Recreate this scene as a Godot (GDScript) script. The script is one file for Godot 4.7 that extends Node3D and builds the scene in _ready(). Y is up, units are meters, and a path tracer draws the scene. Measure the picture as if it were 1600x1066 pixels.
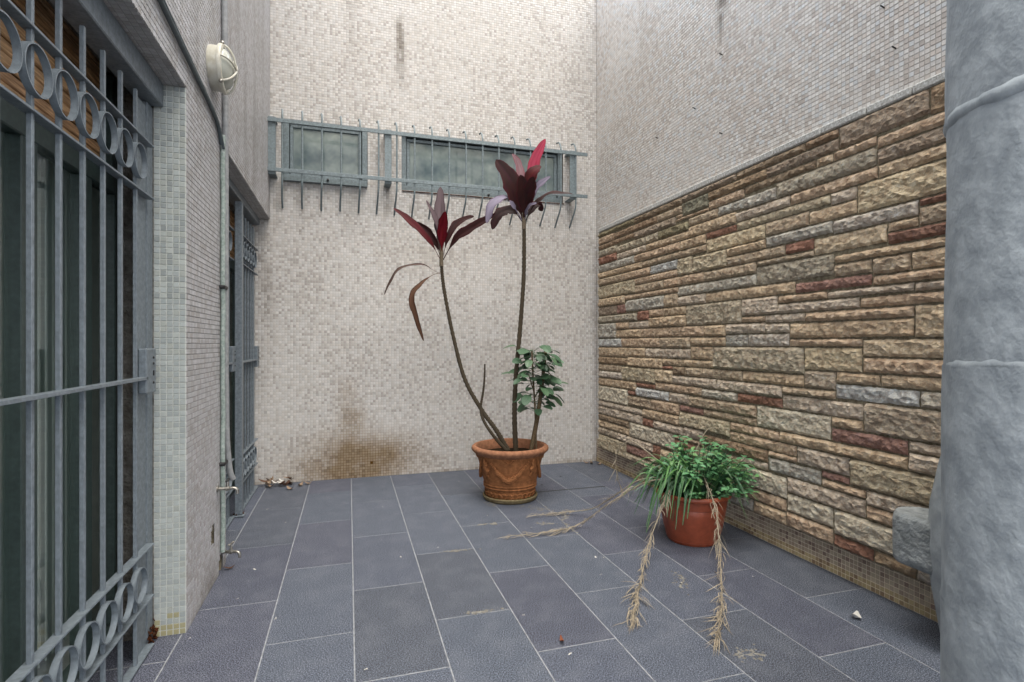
extends Node3D
# A small paved courtyard between tiled walls. x runs along the back wall, -z runs away from the camera, y is up, metres.

class Geo:
	var v := PackedVector3Array()
	var n := PackedVector3Array()
	var c := PackedColorArray()
	var ix := PackedInt32Array()
	var col := Color(1, 1, 1)
	func vert(p: Vector3, m: Vector3) -> int:
		v.append(p); n.append(m); c.append(col)
		return v.size() - 1
	func tri_i(a: int, b: int, d: int) -> void:
		var g := (v[b] - v[a]).cross(v[d] - v[a])
		if g.dot(n[a] + n[b] + n[d]) > 0.0:
			ix.append(a); ix.append(d); ix.append(b)
		else:
			ix.append(a); ix.append(b); ix.append(d)
	func quad_i(a: int, b: int, d: int, e: int) -> void:
		tri_i(a, b, d); tri_i(a, d, e)
	func flat(p: Array, out: Vector3) -> void:
		var m: Vector3 = (p[1] - p[0]).cross(p[2] - p[0]).normalized()
		if m.dot(out) < 0.0:
			m = -m
		var f := []
		for q in p:
			f.append(vert(q, m))
		for i in range(1, p.size() - 1):
			tri_i(f[0], f[i], f[i + 1])
	func box(at: Vector3, size: Vector3, bevel := 0.0, turn := Basis.IDENTITY) -> void:
		var h := size * 0.5
		var r: float = minf(bevel, minf(h.x, minf(h.y, h.z)) * 0.9)
		for axis in 3:
			var a1: int = (axis + 1) % 3
			var a2: int = (axis + 2) % 3
			for s in [-1.0, 1.0]:
				var p := []
				for k in [[-1, -1], [1, -1], [1, 1], [-1, 1]]:
					var q := Vector3.ZERO
					q[axis] = s * h[axis]
					q[a1] = k[0] * (h[a1] - r)
					q[a2] = k[1] * (h[a2] - r)
					p.append(at + turn * q)
				var o := Vector3.ZERO
				o[axis] = s
				flat(p, turn * o)
			if r > 0.0:
				for s1 in [-1.0, 1.0]:
					for s2 in [-1.0, 1.0]:
						var p := []
						for k in [[0, -1], [0, 1], [1, 1], [1, -1]]:
							var q := Vector3.ZERO
							q[a1] = s1 * (h[a1] - (0.0 if k[0] == 0 else r))
							q[a2] = s2 * (h[a2] - (r if k[0] == 0 else 0.0))
							q[axis] = k[1] * (h[axis] - r)
							p.append(at + turn * q)
						var o := Vector3.ZERO
						o[a1] = s1
						o[a2] = s2
						flat(p, turn * o)
		if r > 0.0:
			for sx in [-1.0, 1.0]:
				for sy in [-1.0, 1.0]:
					for sz in [-1.0, 1.0]:
						var s := Vector3(sx, sy, sz)
						flat([at + turn * (s * (h - Vector3(0, r, r))), at + turn * (s * (h - Vector3(r, 0, r))), at + turn * (s * (h - Vector3(r, r, 0)))], turn * s)
	func tube(path: Array, radii, sides := 8, caps := true) -> void:
		var k := path.size()
		var side := Vector3.ZERO
		var first := 0
		for i in k:
			var t: Vector3 = (path[mini(i + 1, k - 1)] - path[maxi(i - 1, 0)]).normalized()
			if side == Vector3.ZERO:
				side = t.cross(Vector3.UP if absf(t.y) < 0.9 else Vector3.RIGHT).normalized()
			side = (side - t * side.dot(t)).normalized()
			var up := t.cross(side)
			var r: float = radii if radii is float else radii[i]
			for j in sides + 1:
				var a := TAU * j / sides
				var m := side * cos(a) + up * sin(a)
				var id := vert(path[i] + m * r, m)
				if i == 0 and j == 0:
					first = id
		for i in k - 1:
			for j in sides:
				var a := first + i * (sides + 1) + j
				quad_i(a, a + 1, a + sides + 2, a + sides + 1)
		if caps:
			for e in [0, k - 1]:
				var t: Vector3 = (path[1] - path[0]).normalized() * -1.0 if e == 0 else (path[k - 1] - path[k - 2]).normalized()
				var ring := []
				for j in sides:
					ring.append(v[first + e * (sides + 1) + j])
				flat(ring, t)
	func lathe(profile: Array, at: Vector3, sides := 32, turn := Basis.IDENTITY) -> void:
		# profile: Vector2(radius, height); normals follow each segment
		for i in profile.size() - 1:
			var a: Vector2 = profile[i]
			var b: Vector2 = profile[i + 1]
			if a.distance_to(b) < 1e-6:
				continue
			var d := (b - a).normalized()
			var da := d
			var db := d
			if i > 0:
				var d0: Vector2 = (a - profile[i - 1]).normalized()
				if d0.dot(d) > 0.75:
					da = (d0 + d).normalized()
			if i < profile.size() - 2:
				var d1: Vector2 = (profile[i + 2] - b).normalized()
				if d1.dot(d) > 0.75:
					db = (d1 + d).normalized()
			var first := v.size()
			for j in sides + 1:
				var w := TAU * j / sides
				var e := Vector3(cos(w), 0, sin(w))
				vert(at + turn * (e * a.x + Vector3.UP * a.y), turn * (e * da.y - Vector3.UP * da.x))
				vert(at + turn * (e * b.x + Vector3.UP * b.y), turn * (e * db.y - Vector3.UP * db.x))
			for j in sides:
				quad_i(first + j * 2, first + j * 2 + 1, first + j * 2 + 3, first + j * 2 + 2)
	func ball(at: Vector3, size: Vector3, turn := Basis.IDENTITY, rings := 5, sides := 8) -> void:
		var first := v.size()
		for i in rings + 1:
			var p := PI * i / rings
			for j in sides + 1:
				var w := TAU * j / sides
				var e := Vector3(sin(p) * cos(w), cos(p), sin(p) * sin(w))
				vert(at + turn * (e * size), turn * (e / size).normalized())
		for i in rings:
			for j in sides:
				var a := first + i * (sides + 1) + j
				quad_i(a, a + 1, a + sides + 2, a + sides + 1)
	func ribbon(path: Array, halves: Array, face: Vector3, fold := 0.25) -> void:
		# a leaf: two halves meeting in a shallow keel, both sides seen
		var k := path.size()
		var ids := []
		for i in k:
			var t: Vector3 = (path[mini(i + 1, k - 1)] - path[maxi(i - 1, 0)]).normalized()
			var across := t.cross(face).normalized()
			var m := across.cross(t).normalized()
			var w: float = halves[i]
			var nl := (m + across * fold).normalized()
			var nr := (m - across * fold).normalized()
			ids.append([vert(path[i] - across * w + m * w * fold, nl), vert(path[i], nl), vert(path[i], nr), vert(path[i] + across * w + m * w * fold, nr)])
		for i in k - 1:
			var a: Array = ids[i]
			var b: Array = ids[i + 1]
			quad_i(a[0], a[1], b[1], b[0])
			quad_i(a[2], a[3], b[3], b[2])
	func mesh() -> ArrayMesh:
		var arr := []
		arr.resize(Mesh.ARRAY_MAX)
		arr[Mesh.ARRAY_VERTEX] = v
		arr[Mesh.ARRAY_NORMAL] = n
		arr[Mesh.ARRAY_COLOR] = c
		arr[Mesh.ARRAY_INDEX] = ix
		var m := ArrayMesh.new()
		m.add_surface_from_arrays(Mesh.PRIMITIVE_TRIANGLES, arr)
		return m

var rng := RandomNumberGenerator.new()
var patch := FastNoiseLite.new()
var rough := FastNoiseLite.new()
var M := {}

func at(x: float, y: float, d: float) -> Vector3:
	return Vector3(x, y, -d)

func spline(pts: Array, per := 5) -> Array:
	var r := []
	for i in pts.size() - 1:
		var p0: Vector3 = pts[maxi(i - 1, 0)]
		var p3: Vector3 = pts[mini(i + 2, pts.size() - 1)]
		for j in per:
			r.append((pts[i] as Vector3).cubic_interpolate(pts[i + 1], p0, p3, float(j) / per))
	r.append(pts[-1])
	return r

func noise_tex(freq: float, octaves: int, lo: Color, hi: Color, sd: int, size := 512, kind := FastNoiseLite.TYPE_SIMPLEX_SMOOTH, mid := 0.5) -> NoiseTexture2D:
	var f := FastNoiseLite.new()
	f.seed = sd
	f.noise_type = kind
	f.frequency = freq
	f.fractal_octaves = octaves
	f.fractal_gain = 0.6
	var g := Gradient.new()
	g.set_color(0, lo)
	g.set_color(1, hi)
	g.add_point(mid, lo.lerp(hi, 0.5))
	var t := NoiseTexture2D.new()
	t.width = size
	t.height = size
	t.seamless = true
	t.noise = f
	t.color_ramp = g
	return t

func sharp(t: NoiseTexture2D, lo: float, hi: float) -> NoiseTexture2D:
	# spread the noise over the whole ramp
	t.color_ramp.set_offset(0, lo)
	t.color_ramp.set_offset(t.color_ramp.get_point_count() - 1, hi)
	return t

func bump_tex(freq: float, octaves: int, strength: float, sd: int, size := 512) -> NoiseTexture2D:
	var t := noise_tex(freq, octaves, Color.BLACK, Color.WHITE, sd, size)
	t.color_ramp = null
	t.as_normal_map = true
	t.bump_strength = strength
	return t

func mat(c: Color, roughness := 0.7, spec := 0.5) -> StandardMaterial3D:
	var m := StandardMaterial3D.new()
	m.albedo_color = c.linear_to_srgb()
	m.roughness = roughness
	m.metallic_specular = spec
	return m

func textured(c: Color, roughness: float, tex: Texture2D, bump: Texture2D, scale: float, spec := 0.5, bump_scale := 1.0) -> StandardMaterial3D:
	var m := mat(c, roughness, spec)
	m.albedo_texture = tex
	m.uv1_triplanar = true
	m.uv1_world_triplanar = true
	m.uv1_scale = Vector3.ONE * scale
	if bump:
		m.normal_enabled = true
		m.normal_texture = bump
		m.normal_scale = bump_scale
	return m

func vertex_mat(roughness: float, spec := 0.5) -> StandardMaterial3D:
	var m := mat(Color.WHITE, roughness, spec)
	m.vertex_color_use_as_albedo = true
	return m

func part(called: String, g, m: Material, parent: Node3D, where := Vector3.ZERO) -> MeshInstance3D:
	var o := MeshInstance3D.new()
	o.name = called
	o.mesh = g.mesh() if g is Geo else g
	o.material_override = m
	parent.add_child(o, true)
	o.position = where
	return o

var used := {}
func numbered(called: String) -> String:
	used[called] = used.get(called, -1) + 1
	return called if used[called] == 0 else "%s_%03d" % [called, used[called]]

func thing(called: String, label: String, category: String, where := Vector3.ZERO, group := "") -> Node3D:
	var o := Node3D.new()
	o.name = numbered(called)
	add_child(o, true)
	o.position = where
	tag(o, label, category, group)
	return o

func tag(o: Node3D, label: String, category: String, group := "") -> void:
	o.set_meta("label", label)
	o.set_meta("category", category)
	if group:
		o.set_meta("group", group)

func single(called: String, g: Geo, m: Material, where: Vector3, label: String, category: String, group := "") -> MeshInstance3D:
	var o := part(numbered(called), g, m, self, where)
	tag(o, label, category, group)
	return o

func structure(called: String, where := Vector3.ZERO) -> Node3D:
	var o := Node3D.new()
	o.name = called
	add_child(o, true)
	o.position = where
	o.set_meta("kind", "structure")
	return o
const STONES := [
	[1295, 1805, 2355, 2490, "k"], [1805, 2285, 2365, 2490, "k"], [2285, 2510, 2435, 2490, "k"], [2510, 3100, 2435, 2490, "k"], [4485, 5245, 2435, 2490, "o"], [3730, 4485, 2425, 2490, "k"],
	[3100, 3730, 2435, 2490, "k"], [4890, 5245, 2355, 2435, "t"], [4100, 4890, 2355, 2425, "k"], [3400, 3730, 2325, 2435, "o"], [2815, 3400, 2365, 2435, "k"], [2285, 2815, 2365, 2435, "k"],
	[4485, 5245, 2300, 2355, "k"], [3820, 4485, 2280, 2355, "k"], [3020, 3400, 2295, 2365, "t"], [2435, 3020, 2310, 2365, "k"], [2320, 2435, 2310, 2365, "t"], [2065, 2320, 2310, 2365, "t"],
	[1245, 2065, 2290, 2355, "t"], [1695, 2065, 2210, 2290, "k"], [1350, 2060, 2140, 2210, "t"], [2065, 2735, 2210, 2310, "g"], [2735, 3025, 2210, 2295, "g"], [2060, 2625, 2140, 2210, "t"],
	[1265, 2175, 1985, 2140, "y"], [2175, 2340, 2070, 2140, "t"], [2625, 3100, 2140, 2210, "t"], [2340, 3095, 2080, 2140, "y"], [2175, 2485, 1990, 2070, "t"], [2485, 2830, 1990, 2080, "t"],
	[1855, 2325, 1905, 1985, "b"], [2325, 2825, 1915, 1990, "g"], [1235, 1855, 1945, 1985, "r"], [1350, 1855, 1855, 1945, "t"], [1855, 2010, 1855, 1905, "t"], [1530, 2010, 1790, 1855, "r"],
	[2010, 2450, 1805, 1905, "y"], [2450, 2665, 1845, 1915, "r"], [2825, 3200, 1915, 1980, "t"], [2665, 3200, 1845, 1915, "t"], [2450, 2910, 1805, 1845, "t"], [2830, 3425, 1980, 2080, "y"],
	[3100, 3640, 2135, 2225, "t"], [3095, 3430, 2080, 2135, "r"], [3025, 3290, 2225, 2295, "b"], [3290, 3645, 2225, 2295, "t"], [4085, 4835, 2205, 2280, "g"], [3645, 4085, 2200, 2280, "o"],
	[5005, 5245, 2225, 2300, "g"], [4835, 5005, 2225, 2300, "g"], [4835, 5245, 2140, 2225, "r"], [4285, 4835, 2140, 2205, "t"], [3640, 4285, 2135, 2200, "t"], [4485, 5245, 2060, 2140, "g"],
	[3760, 4485, 2060, 2135, "t"], [3430, 3760, 2055, 2135, "t"], [4355, 5245, 1995, 2060, "t"], [3425, 4355, 1995, 2055, "t"], [4720, 5245, 1915, 1995, "t"], [4205, 4720, 1915, 1995, "t"],
	[3800, 4205, 1915, 1995, "b"], [3595, 3800, 1850, 1995, "y"], [3200, 3595, 1850, 1980, "y"], [3800, 4480, 1850, 1915, "t"], [4480, 5245, 1780, 1915, "y"], [4000, 4480, 1770, 1850, "t"],
	[3455, 4000, 1770, 1850, "t"], [2910, 3455, 1765, 1845, "t"], [2910, 3785, 1685, 1765, "b"], [2315, 2910, 1680, 1805, "g"], [3785, 4675, 1720, 1770, "t"], [4675, 5245, 1690, 1780, "t"],
	[4835, 5245, 1595, 1690, "k"], [4645, 4835, 1595, 1690, "r"], [3990, 4645, 1605, 1720, "g"], [3790, 3990, 1605, 1720, "t"], [3435, 3790, 1605, 1685, "t"], [2585, 3435, 1605, 1680, "t"],
	[4435, 5245, 1515, 1595, "g"], [4230, 4435, 1510, 1605, "r"], [4000, 4230, 1535, 1605, "t"], [3680, 4000, 1535, 1605, "t"], [3680, 4230, 1440, 1535, "t"], [3050, 3680, 1440, 1605, "g"],
	[2725, 3050, 1485, 1605, "t"], [4845, 5245, 1355, 1515, "g"], [4595, 4845, 1440, 1515, "t"], [4230, 4595, 1440, 1510, "t"], [4375, 4845, 1355, 1440, "t"], [3450, 4375, 1355, 1440, "t"],
	[3210, 3450, 1350, 1440, "t"], [2830, 3210, 1365, 1440, "t"], [2830, 3050, 1440, 1485, "t"], [4740, 5245, 1265, 1355, "b"], [4050, 4740, 1265, 1355, "t"], [3625, 4050, 1260, 1355, "t"],
	[3210, 3625, 1280, 1350, "t"], [2985, 3210, 1280, 1365, "b"], [2630, 2985, 1280, 1365, "b"], [4610, 5245, 1165, 1265, "t"], [4295, 4610, 1175, 1265, "t"], [3620, 4295, 1175, 1260, "t"],
	[3345, 3620, 1175, 1280, "t"], [2520, 3345, 1115, 1280, "g"], [4610, 5245, 1085, 1165, "k"], [4020, 4610, 1080, 1175, "t"], [3345, 4020, 1115, 1175, "t"], [4730, 5245, 1015, 1085, "t"],
	[4730, 5245, 940, 1015, "b"], [4125, 4730, 940, 1080, "y"], [3865, 4125, 965, 1080, "y"], [3695, 3865, 1040, 1115, "k"], [3040, 3695, 1040, 1115, "t"], [2520, 3040, 1040, 1115, "t"],
	[3310, 3865, 965, 1040, "t"], [2690, 3310, 960, 1040, "t"], [4455, 5245, 855, 940, "t"], [4125, 4455, 895, 940, "r"], [3475, 4125, 895, 965, "t"], [3090, 3475, 890, 960, "b"],
	[2685, 3090, 895, 960, "r"], [4610, 5245, 695, 855, "y"], [4455, 4610, 805, 855, "r"], [3920, 4455, 810, 895, "b"], [4190, 4610, 710, 805, "t"], [3770, 4190, 710, 810, "t"],
	[3640, 3920, 810, 895, "t"], [2905, 3640, 805, 890, "t"], [4340, 5245, 635, 695, "t"], [4340, 5245, 550, 635, "t"], [3765, 4340, 625, 710, "t"], [3460, 3770, 750, 805, "r"],
	[2905, 3460, 750, 805, "t"], [4585, 5245, 485, 550, "k"], [4155, 4340, 550, 625, "r"], [3715, 4155, 550, 625, "t"], [4585, 5245, 410, 485, "t"], [3835, 4585, 410, 550, "y"],
	[3165, 3765, 635, 750, "y"], [4805, 5245, 335, 410, "g"], [4635, 4805, 335, 410, "t"], [4640, 5245, 175, 335, "y"], [4165, 4635, 330, 410, "t"], [4200, 4640, 245, 330, "r"],
	[2710, 3165, 685, 750, "t"], [2575, 3165, 615, 685, "t"], [2805, 3460, 530, 615, "k"], [3460, 3715, 550, 635, "t"], [2335, 2905, 755, 895, "y"], [2140, 2685, 895, 985, "t"],
	[2140, 2335, 835, 895, "t"], [1490, 2140, 835, 995, "g"], [1905, 2335, 755, 835, "r"], [1905, 2710, 685, 755, "t"], [2220, 2575, 580, 685, "t"], [1480, 1905, 780, 835, "t"],
	[1290, 1905, 685, 780, "t"], [1400, 2220, 540, 685, "y"], [2575, 2805, 575, 615, "t"], [2400, 2805, 485, 575, "b"], [2220, 2400, 535, 580, "r"], [2125, 2400, 485, 535, "t"],
	[2805, 3055, 475, 530, "t"], [2650, 3055, 340, 475, "y"], [2125, 2650, 385, 485, "t"], [1305, 2125, 460, 540, "t"], [1245, 2125, 385, 460, "t"], [2655, 3065, 260, 340, "t"],
	[2320, 2650, 270, 385, "y"], [2935, 3180, 175, 260, "b"], [2655, 2935, 175, 260, "t"], [2320, 2655, 175, 270, "t"], [1245, 2320, 245, 385, "y"], [2080, 2320, 175, 245, "r"],
	[1865, 2080, 175, 245, "k"], [1285, 1865, 175, 245, "b"], [1530, 2315, 1740, 1790, "t"], [2090, 2315, 1665, 1740, "t"], [1890, 2090, 1650, 1740, "t"], [1500, 1890, 1650, 1740, "t"],
	[2090, 2585, 1600, 1665, "r"], [1490, 2090, 1595, 1650, "t"], [2360, 2725, 1550, 1600, "t"], [1875, 2360, 1550, 1595, "t"], [1490, 1875, 1545, 1595, "t"], [2160, 2725, 1485, 1550, "t"],
	[1280, 2160, 1485, 1545, "t"], [2515, 2830, 1430, 1485, "t"], [1875, 2515, 1425, 1485, "t"], [1875, 2630, 1330, 1425, "t"], [2630, 2830, 1365, 1430, "t"], [1320, 1875, 1325, 1485, "y"],
	[2145, 2630, 1280, 1330, "t"], [2145, 2520, 1145, 1280, "y"], [1430, 2145, 1230, 1325, "y"], [1465, 2145, 1145, 1230, "t"], [2305, 2520, 1040, 1145, "g"], [2045, 2305, 1080, 1145, "t"],
	[1465, 2045, 1080, 1145, "t"], [1850, 2305, 995, 1080, "b"], [1490, 1850, 995, 1080, "b"], [2305, 2690, 985, 1040, "t"], [1015, 1530, 1745, 1855, "t"], [3465, 3950, 175, 285, "y"],
	[860, 1430, 1215, 1325, "t"], [3065, 3545, 285, 395, "y"], [895, 1465, 1080, 1215, "g"], [815, 1400, 575, 685, "g"], [3055, 3565, 395, 515, "t"], [3545, 4045, 285, 395, "y"],
	[940, 1405, 865, 975, "t"], [905, 1370, 1635, 1745, "t"], [745, 1265, 2040, 2150, "t"], [765, 1245, 355, 465, "t"], [730, 1320, 1325, 1435, "y"], [785, 1245, 245, 355, "t"],
	[705, 1290, 720, 830, "t"], [820, 1305, 465, 575, "t"], [705, 1295, 2380, 2490, "y"], [655, 1140, 2260, 2380, "t"], [665, 1170, 1865, 1975, "g"], [735, 1200, 2150, 2260, "t"],
	[925, 1490, 975, 1080, "t"], [695, 1280, 1465, 1575, "g"], [600, 930, 1750, 1865, "t"], [1200, 1695, 2210, 2290, "k"], [600, 925, 965, 1075, "t"], [600, 905, 1640, 1750, "t"],
	[4115, 4640, 175, 245, "g"], [600, 895, 1105, 1215, "y"], [835, 1285, 175, 245, "t"], [600, 940, 855, 965, "t"], [3565, 3835, 395, 515, "r"], [740, 1235, 1975, 2040, "t"],
	[3180, 3465, 175, 285, "k"], [830, 1415, 1575, 1635, "y"], [3730, 4100, 2355, 2425, "t"], [600, 860, 1215, 1325, "t"], [600, 815, 525, 615, "t"], [600, 815, 615, 720, "g"],
	[600, 785, 205, 315, "t"], [3950, 4115, 175, 285, "t"], [600, 765, 415, 525, "t"], [1170, 1350, 1855, 1945, "t"], [1290, 1480, 780, 865, "t"], [815, 1290, 685, 720, "y"],
	[600, 765, 315, 415, "t"], [600, 740, 2000, 2110, "t"], [600, 830, 1575, 1640, "y"], [600, 735, 2150, 2260, "y"], [805, 1320, 1435, 1465, "t"], [4045, 4165, 285, 410, "r"],
	[3400, 3820, 2295, 2325, "t"], [600, 730, 1325, 1435, "t"], [3460, 3835, 515, 550, "t"], [1370, 1500, 1650, 1745, "t"], [600, 705, 2380, 2490, "t"], [940, 1290, 830, 865, "k"],
	[600, 695, 1435, 1575, "t"], [600, 705, 720, 855, "t"], [1405, 1490, 865, 975, "y"], [1140, 1245, 2290, 2380, "t"], [930, 1015, 1745, 1865, "r"], [1200, 1350, 2150, 2210, "t"],
	[600, 895, 1075, 1105, "t"], [1415, 1490, 1545, 1650, "y"], [600, 835, 175, 205, "t"], [600, 655, 2260, 2380, "t"], [600, 665, 1865, 2000, "g"], [600, 745, 2110, 2150, "t"],
	[3865, 4020, 1080, 1115, "r"], [1280, 1415, 1545, 1575, "k"], [4115, 4200, 245, 285, "t"], [1305, 1400, 540, 575, "t"], [765, 820, 465, 525, "t"], [695, 805, 1435, 1465, "k"],
	[3730, 3820, 2325, 2355, "t"], [785, 835, 205, 245, "t"], [1140, 1200, 2260, 2290, "y"], [1170, 1235, 1945, 1975, "t"],
]
const STEM_BENT := [Vector3(-0.021, 0.401, 0.015), Vector3(-0.121, 0.575, -0.006), Vector3(-0.237, 0.746, -0.051), Vector3(-0.367, 1.003, -0.112), Vector3(-0.456, 1.365, -0.160), Vector3(-0.517, 1.692, -0.189), Vector3(-0.545, 1.881, -0.187), Vector3(-0.555, 2.014, -0.169)]
const STEM_TALL := [Vector3(0.056, 0.391, -0.014), Vector3(0.045, 0.685, -0.017), Vector3(0.059, 1.011, -0.024), Vector3(0.098, 1.448, -0.022), Vector3(0.121, 1.829, -0.005), Vector3(0.120, 2.098, 0.016), Vector3(0.112, 2.327, 0.034)]
const STEM_DEAD := [Vector3(-0.045, 0.407, 0.039), Vector3(-0.145, 0.526, 0.019), Vector3(-0.221, 0.644, -0.005), Vector3(-0.249, 0.749, -0.024), Vector3(-0.229, 0.899, -0.018), Vector3(-0.221, 1.017, -0.005), Vector3(-0.221, 1.130, 0.006)]
const STAKE := [Vector3(0.177, 0.393, 0.033), Vector3(0.239, 0.682, 0.021), Vector3(0.286, 0.953, 0.004), Vector3(0.325, 1.261, -0.005)]
const SHRUB_STEM := [Vector3(0.222, 0.391, 0.037), Vector3(0.222, 0.736, 0.005), Vector3(0.203, 1.010, 0.010), Vector3(0.189, 1.240, 0.016)]
const CORDYLINE_LEAVES := [
	[[Vector3(-0.557, 1.995, -0.170), Vector3(-0.663, 2.161, -0.140), Vector3(-0.820, 2.306, -0.125), Vector3(-0.956, 2.405, -0.125)], 0.075, "dark_red", 0.50],
	[[Vector3(-0.560, 2.014, -0.171), Vector3(-0.592, 2.157, -0.233), Vector3(-0.650, 2.281, -0.324), Vector3(-0.741, 2.364, -0.394)], 0.060, "dark", -0.40],
	[[Vector3(-0.554, 2.040, -0.169), Vector3(-0.560, 2.217, -0.171), Vector3(-0.564, 2.412, -0.193), Vector3(-0.554, 2.640, -0.222)], 0.104, "grey", 0.20],
	[[Vector3(-0.558, 2.065, -0.170), Vector3(-0.584, 2.249, -0.147), Vector3(-0.626, 2.370, -0.139), Vector3(-0.687, 2.495, -0.147)], 0.067, "grey", 0.90],
	[[Vector3(-0.554, 2.027, -0.169), Vector3(-0.555, 2.171, -0.128), Vector3(-0.550, 2.288, -0.084), Vector3(-0.544, 2.385, -0.030)], 0.101, "red", -0.30],
	[[Vector3(-0.548, 2.008, -0.167), Vector3(-0.492, 2.204, -0.181), Vector3(-0.400, 2.339, -0.185), Vector3(-0.280, 2.385, -0.127)], 0.087, "dark", -0.50],
	[[Vector3(-0.551, 1.986, -0.168), Vector3(-0.446, 2.176, -0.084), Vector3(-0.318, 2.261, 0.028), Vector3(-0.168, 2.349, 0.158)], 0.099, "dark", -0.30],
	[[Vector3(-0.553, 2.002, -0.169), Vector3(-0.554, 2.110, -0.211), Vector3(-0.554, 2.238, -0.274), Vector3(-0.566, 2.372, -0.361)], 0.060, "dark", 0.30],
	[[Vector3(-0.560, 1.885, -0.171), Vector3(-0.634, 1.923, -0.172), Vector3(-0.723, 1.960, -0.158), Vector3(-0.894, 1.924, -0.169), Vector3(-0.972, 1.818, -0.182), Vector3(-1.024, 1.702, -0.187)], 0.036, "withered", 0.60],
	[[Vector3(-0.560, 1.900, -0.171), Vector3(-0.636, 1.872, -0.173), Vector3(-0.729, 1.798, -0.160), Vector3(-0.804, 1.689, -0.151), Vector3(-0.770, 1.515, -0.131), Vector3(-0.712, 1.323, -0.113)], 0.053, "brown", 0.30],
	[[Vector3(0.107, 2.319, 0.033), Vector3(0.069, 2.475, 0.021), Vector3(-0.005, 2.664, 0.030), Vector3(-0.130, 2.835, 0.023)], 0.186, "dark", 0.30],
	[[Vector3(0.114, 2.323, 0.035), Vector3(0.159, 2.598, 0.017), Vector3(0.228, 2.877, 0.007), Vector3(0.314, 3.062, 0.012)], 0.101, "pink", -0.20],
	[[Vector3(0.109, 2.323, 0.033), Vector3(0.114, 2.604, -0.017), Vector3(0.097, 2.833, -0.065), Vector3(0.032, 2.927, -0.053)], 0.081, "rose", 0.50],
	[[Vector3(0.114, 2.323, 0.035), Vector3(0.128, 2.569, 0.060), Vector3(0.173, 2.729, 0.095), Vector3(0.241, 2.796, 0.095)], 0.116, "red_dark", -0.40],
	[[Vector3(0.110, 2.319, 0.034), Vector3(0.092, 2.462, 0.081), Vector3(0.071, 2.576, 0.126), Vector3(0.041, 2.682, 0.159)], 0.128, "dark", 0.25],
	[[Vector3(0.114, 2.319, 0.035), Vector3(0.115, 2.462, 0.088), Vector3(0.128, 2.573, 0.154), Vector3(0.140, 2.664, 0.200)], 0.116, "dark", -0.25],
	[[Vector3(0.117, 2.323, 0.036), Vector3(0.147, 2.490, 0.076), Vector3(0.202, 2.604, 0.145), Vector3(0.285, 2.674, 0.213)], 0.105, "lavender", -0.70],
	[[Vector3(0.119, 2.319, 0.036), Vector3(0.200, 2.468, 0.061), Vector3(0.331, 2.569, 0.080), Vector3(0.510, 2.563, 0.156)], 0.093, "dark", -0.90],
	[[Vector3(0.109, 2.319, 0.033), Vector3(0.021, 2.442, 0.048), Vector3(-0.075, 2.498, 0.082), Vector3(-0.185, 2.424, 0.121), Vector3(-0.236, 2.271, 0.137)], 0.116, "lavender", 0.70],
	[[Vector3(0.107, 2.316, 0.033), Vector3(0.056, 2.407, -0.014), Vector3(-0.004, 2.435, -0.053), Vector3(-0.087, 2.386, -0.068), Vector3(-0.137, 2.267, -0.063)], 0.116, "dark", 0.40],
	[[Vector3(0.116, 2.317, 0.035), Vector3(0.191, 2.437, -0.004), Vector3(0.263, 2.507, -0.045), Vector3(0.318, 2.458, -0.070)], 0.085, "dark", -0.30],
	[[Vector3(0.114, 2.319, 0.035), Vector3(0.116, 2.400, 0.098), Vector3(0.132, 2.437, 0.166), Vector3(0.154, 2.436, 0.235)], 0.058, "lavender", -0.60],
	[[Vector3(0.110, 2.317, 0.034), Vector3(0.094, 2.458, -0.055), Vector3(0.062, 2.570, -0.138), Vector3(0.024, 2.591, -0.202)], 0.070, "brown", 0.40],
]
const DRY_STALKS := [
	[Vector3(-0.147, 0.412, 0.071), Vector3(-0.262, 0.370, 0.130), Vector3(-0.373, 0.250, 0.190), Vector3(-0.471, 0.100, 0.233), Vector3(-0.624, 0.030, 0.418), Vector3(-0.785, 0.020, 0.639), Vector3(-0.943, 0.020, 0.866)],
	[Vector3(-0.005, 0.453, 0.114), Vector3(-0.025, 0.400, 0.192), Vector3(-0.034, 0.267, 0.283), Vector3(-0.108, 0.104, 0.407), Vector3(-0.269, 0.030, 0.628), Vector3(-0.462, 0.020, 0.876), Vector3(-0.681, 0.020, 1.111)],
	[Vector3(-0.158, 0.416, 0.015), Vector3(-0.322, 0.407, -0.004), Vector3(-0.426, 0.340, -0.067), Vector3(-0.520, 0.218, -0.200), Vector3(-0.612, 0.050, -0.390), Vector3(-0.807, 0.020, -0.351), Vector3(-1.173, 0.020, -0.348)],
	[Vector3(-0.131, 0.413, -0.039), Vector3(-0.314, 0.382, -0.137), Vector3(-0.422, 0.240, -0.296), Vector3(-0.471, 0.080, -0.550), Vector3(-0.600, 0.025, -0.693), Vector3(-0.877, 0.018, -0.706)],
	[Vector3(-0.075, 0.403, -0.064), Vector3(-0.209, 0.552, -0.231), Vector3(-0.275, 0.604, -0.334), Vector3(-0.323, 0.519, -0.433), Vector3(-0.313, 0.370, -0.472), Vector3(-0.258, 0.207, -0.486)],
	[Vector3(-0.005, 0.425, -0.043), Vector3(0.070, 0.593, -0.041), Vector3(0.132, 0.715, -0.022), Vector3(0.189, 0.735, 0.016)],
]

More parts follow.
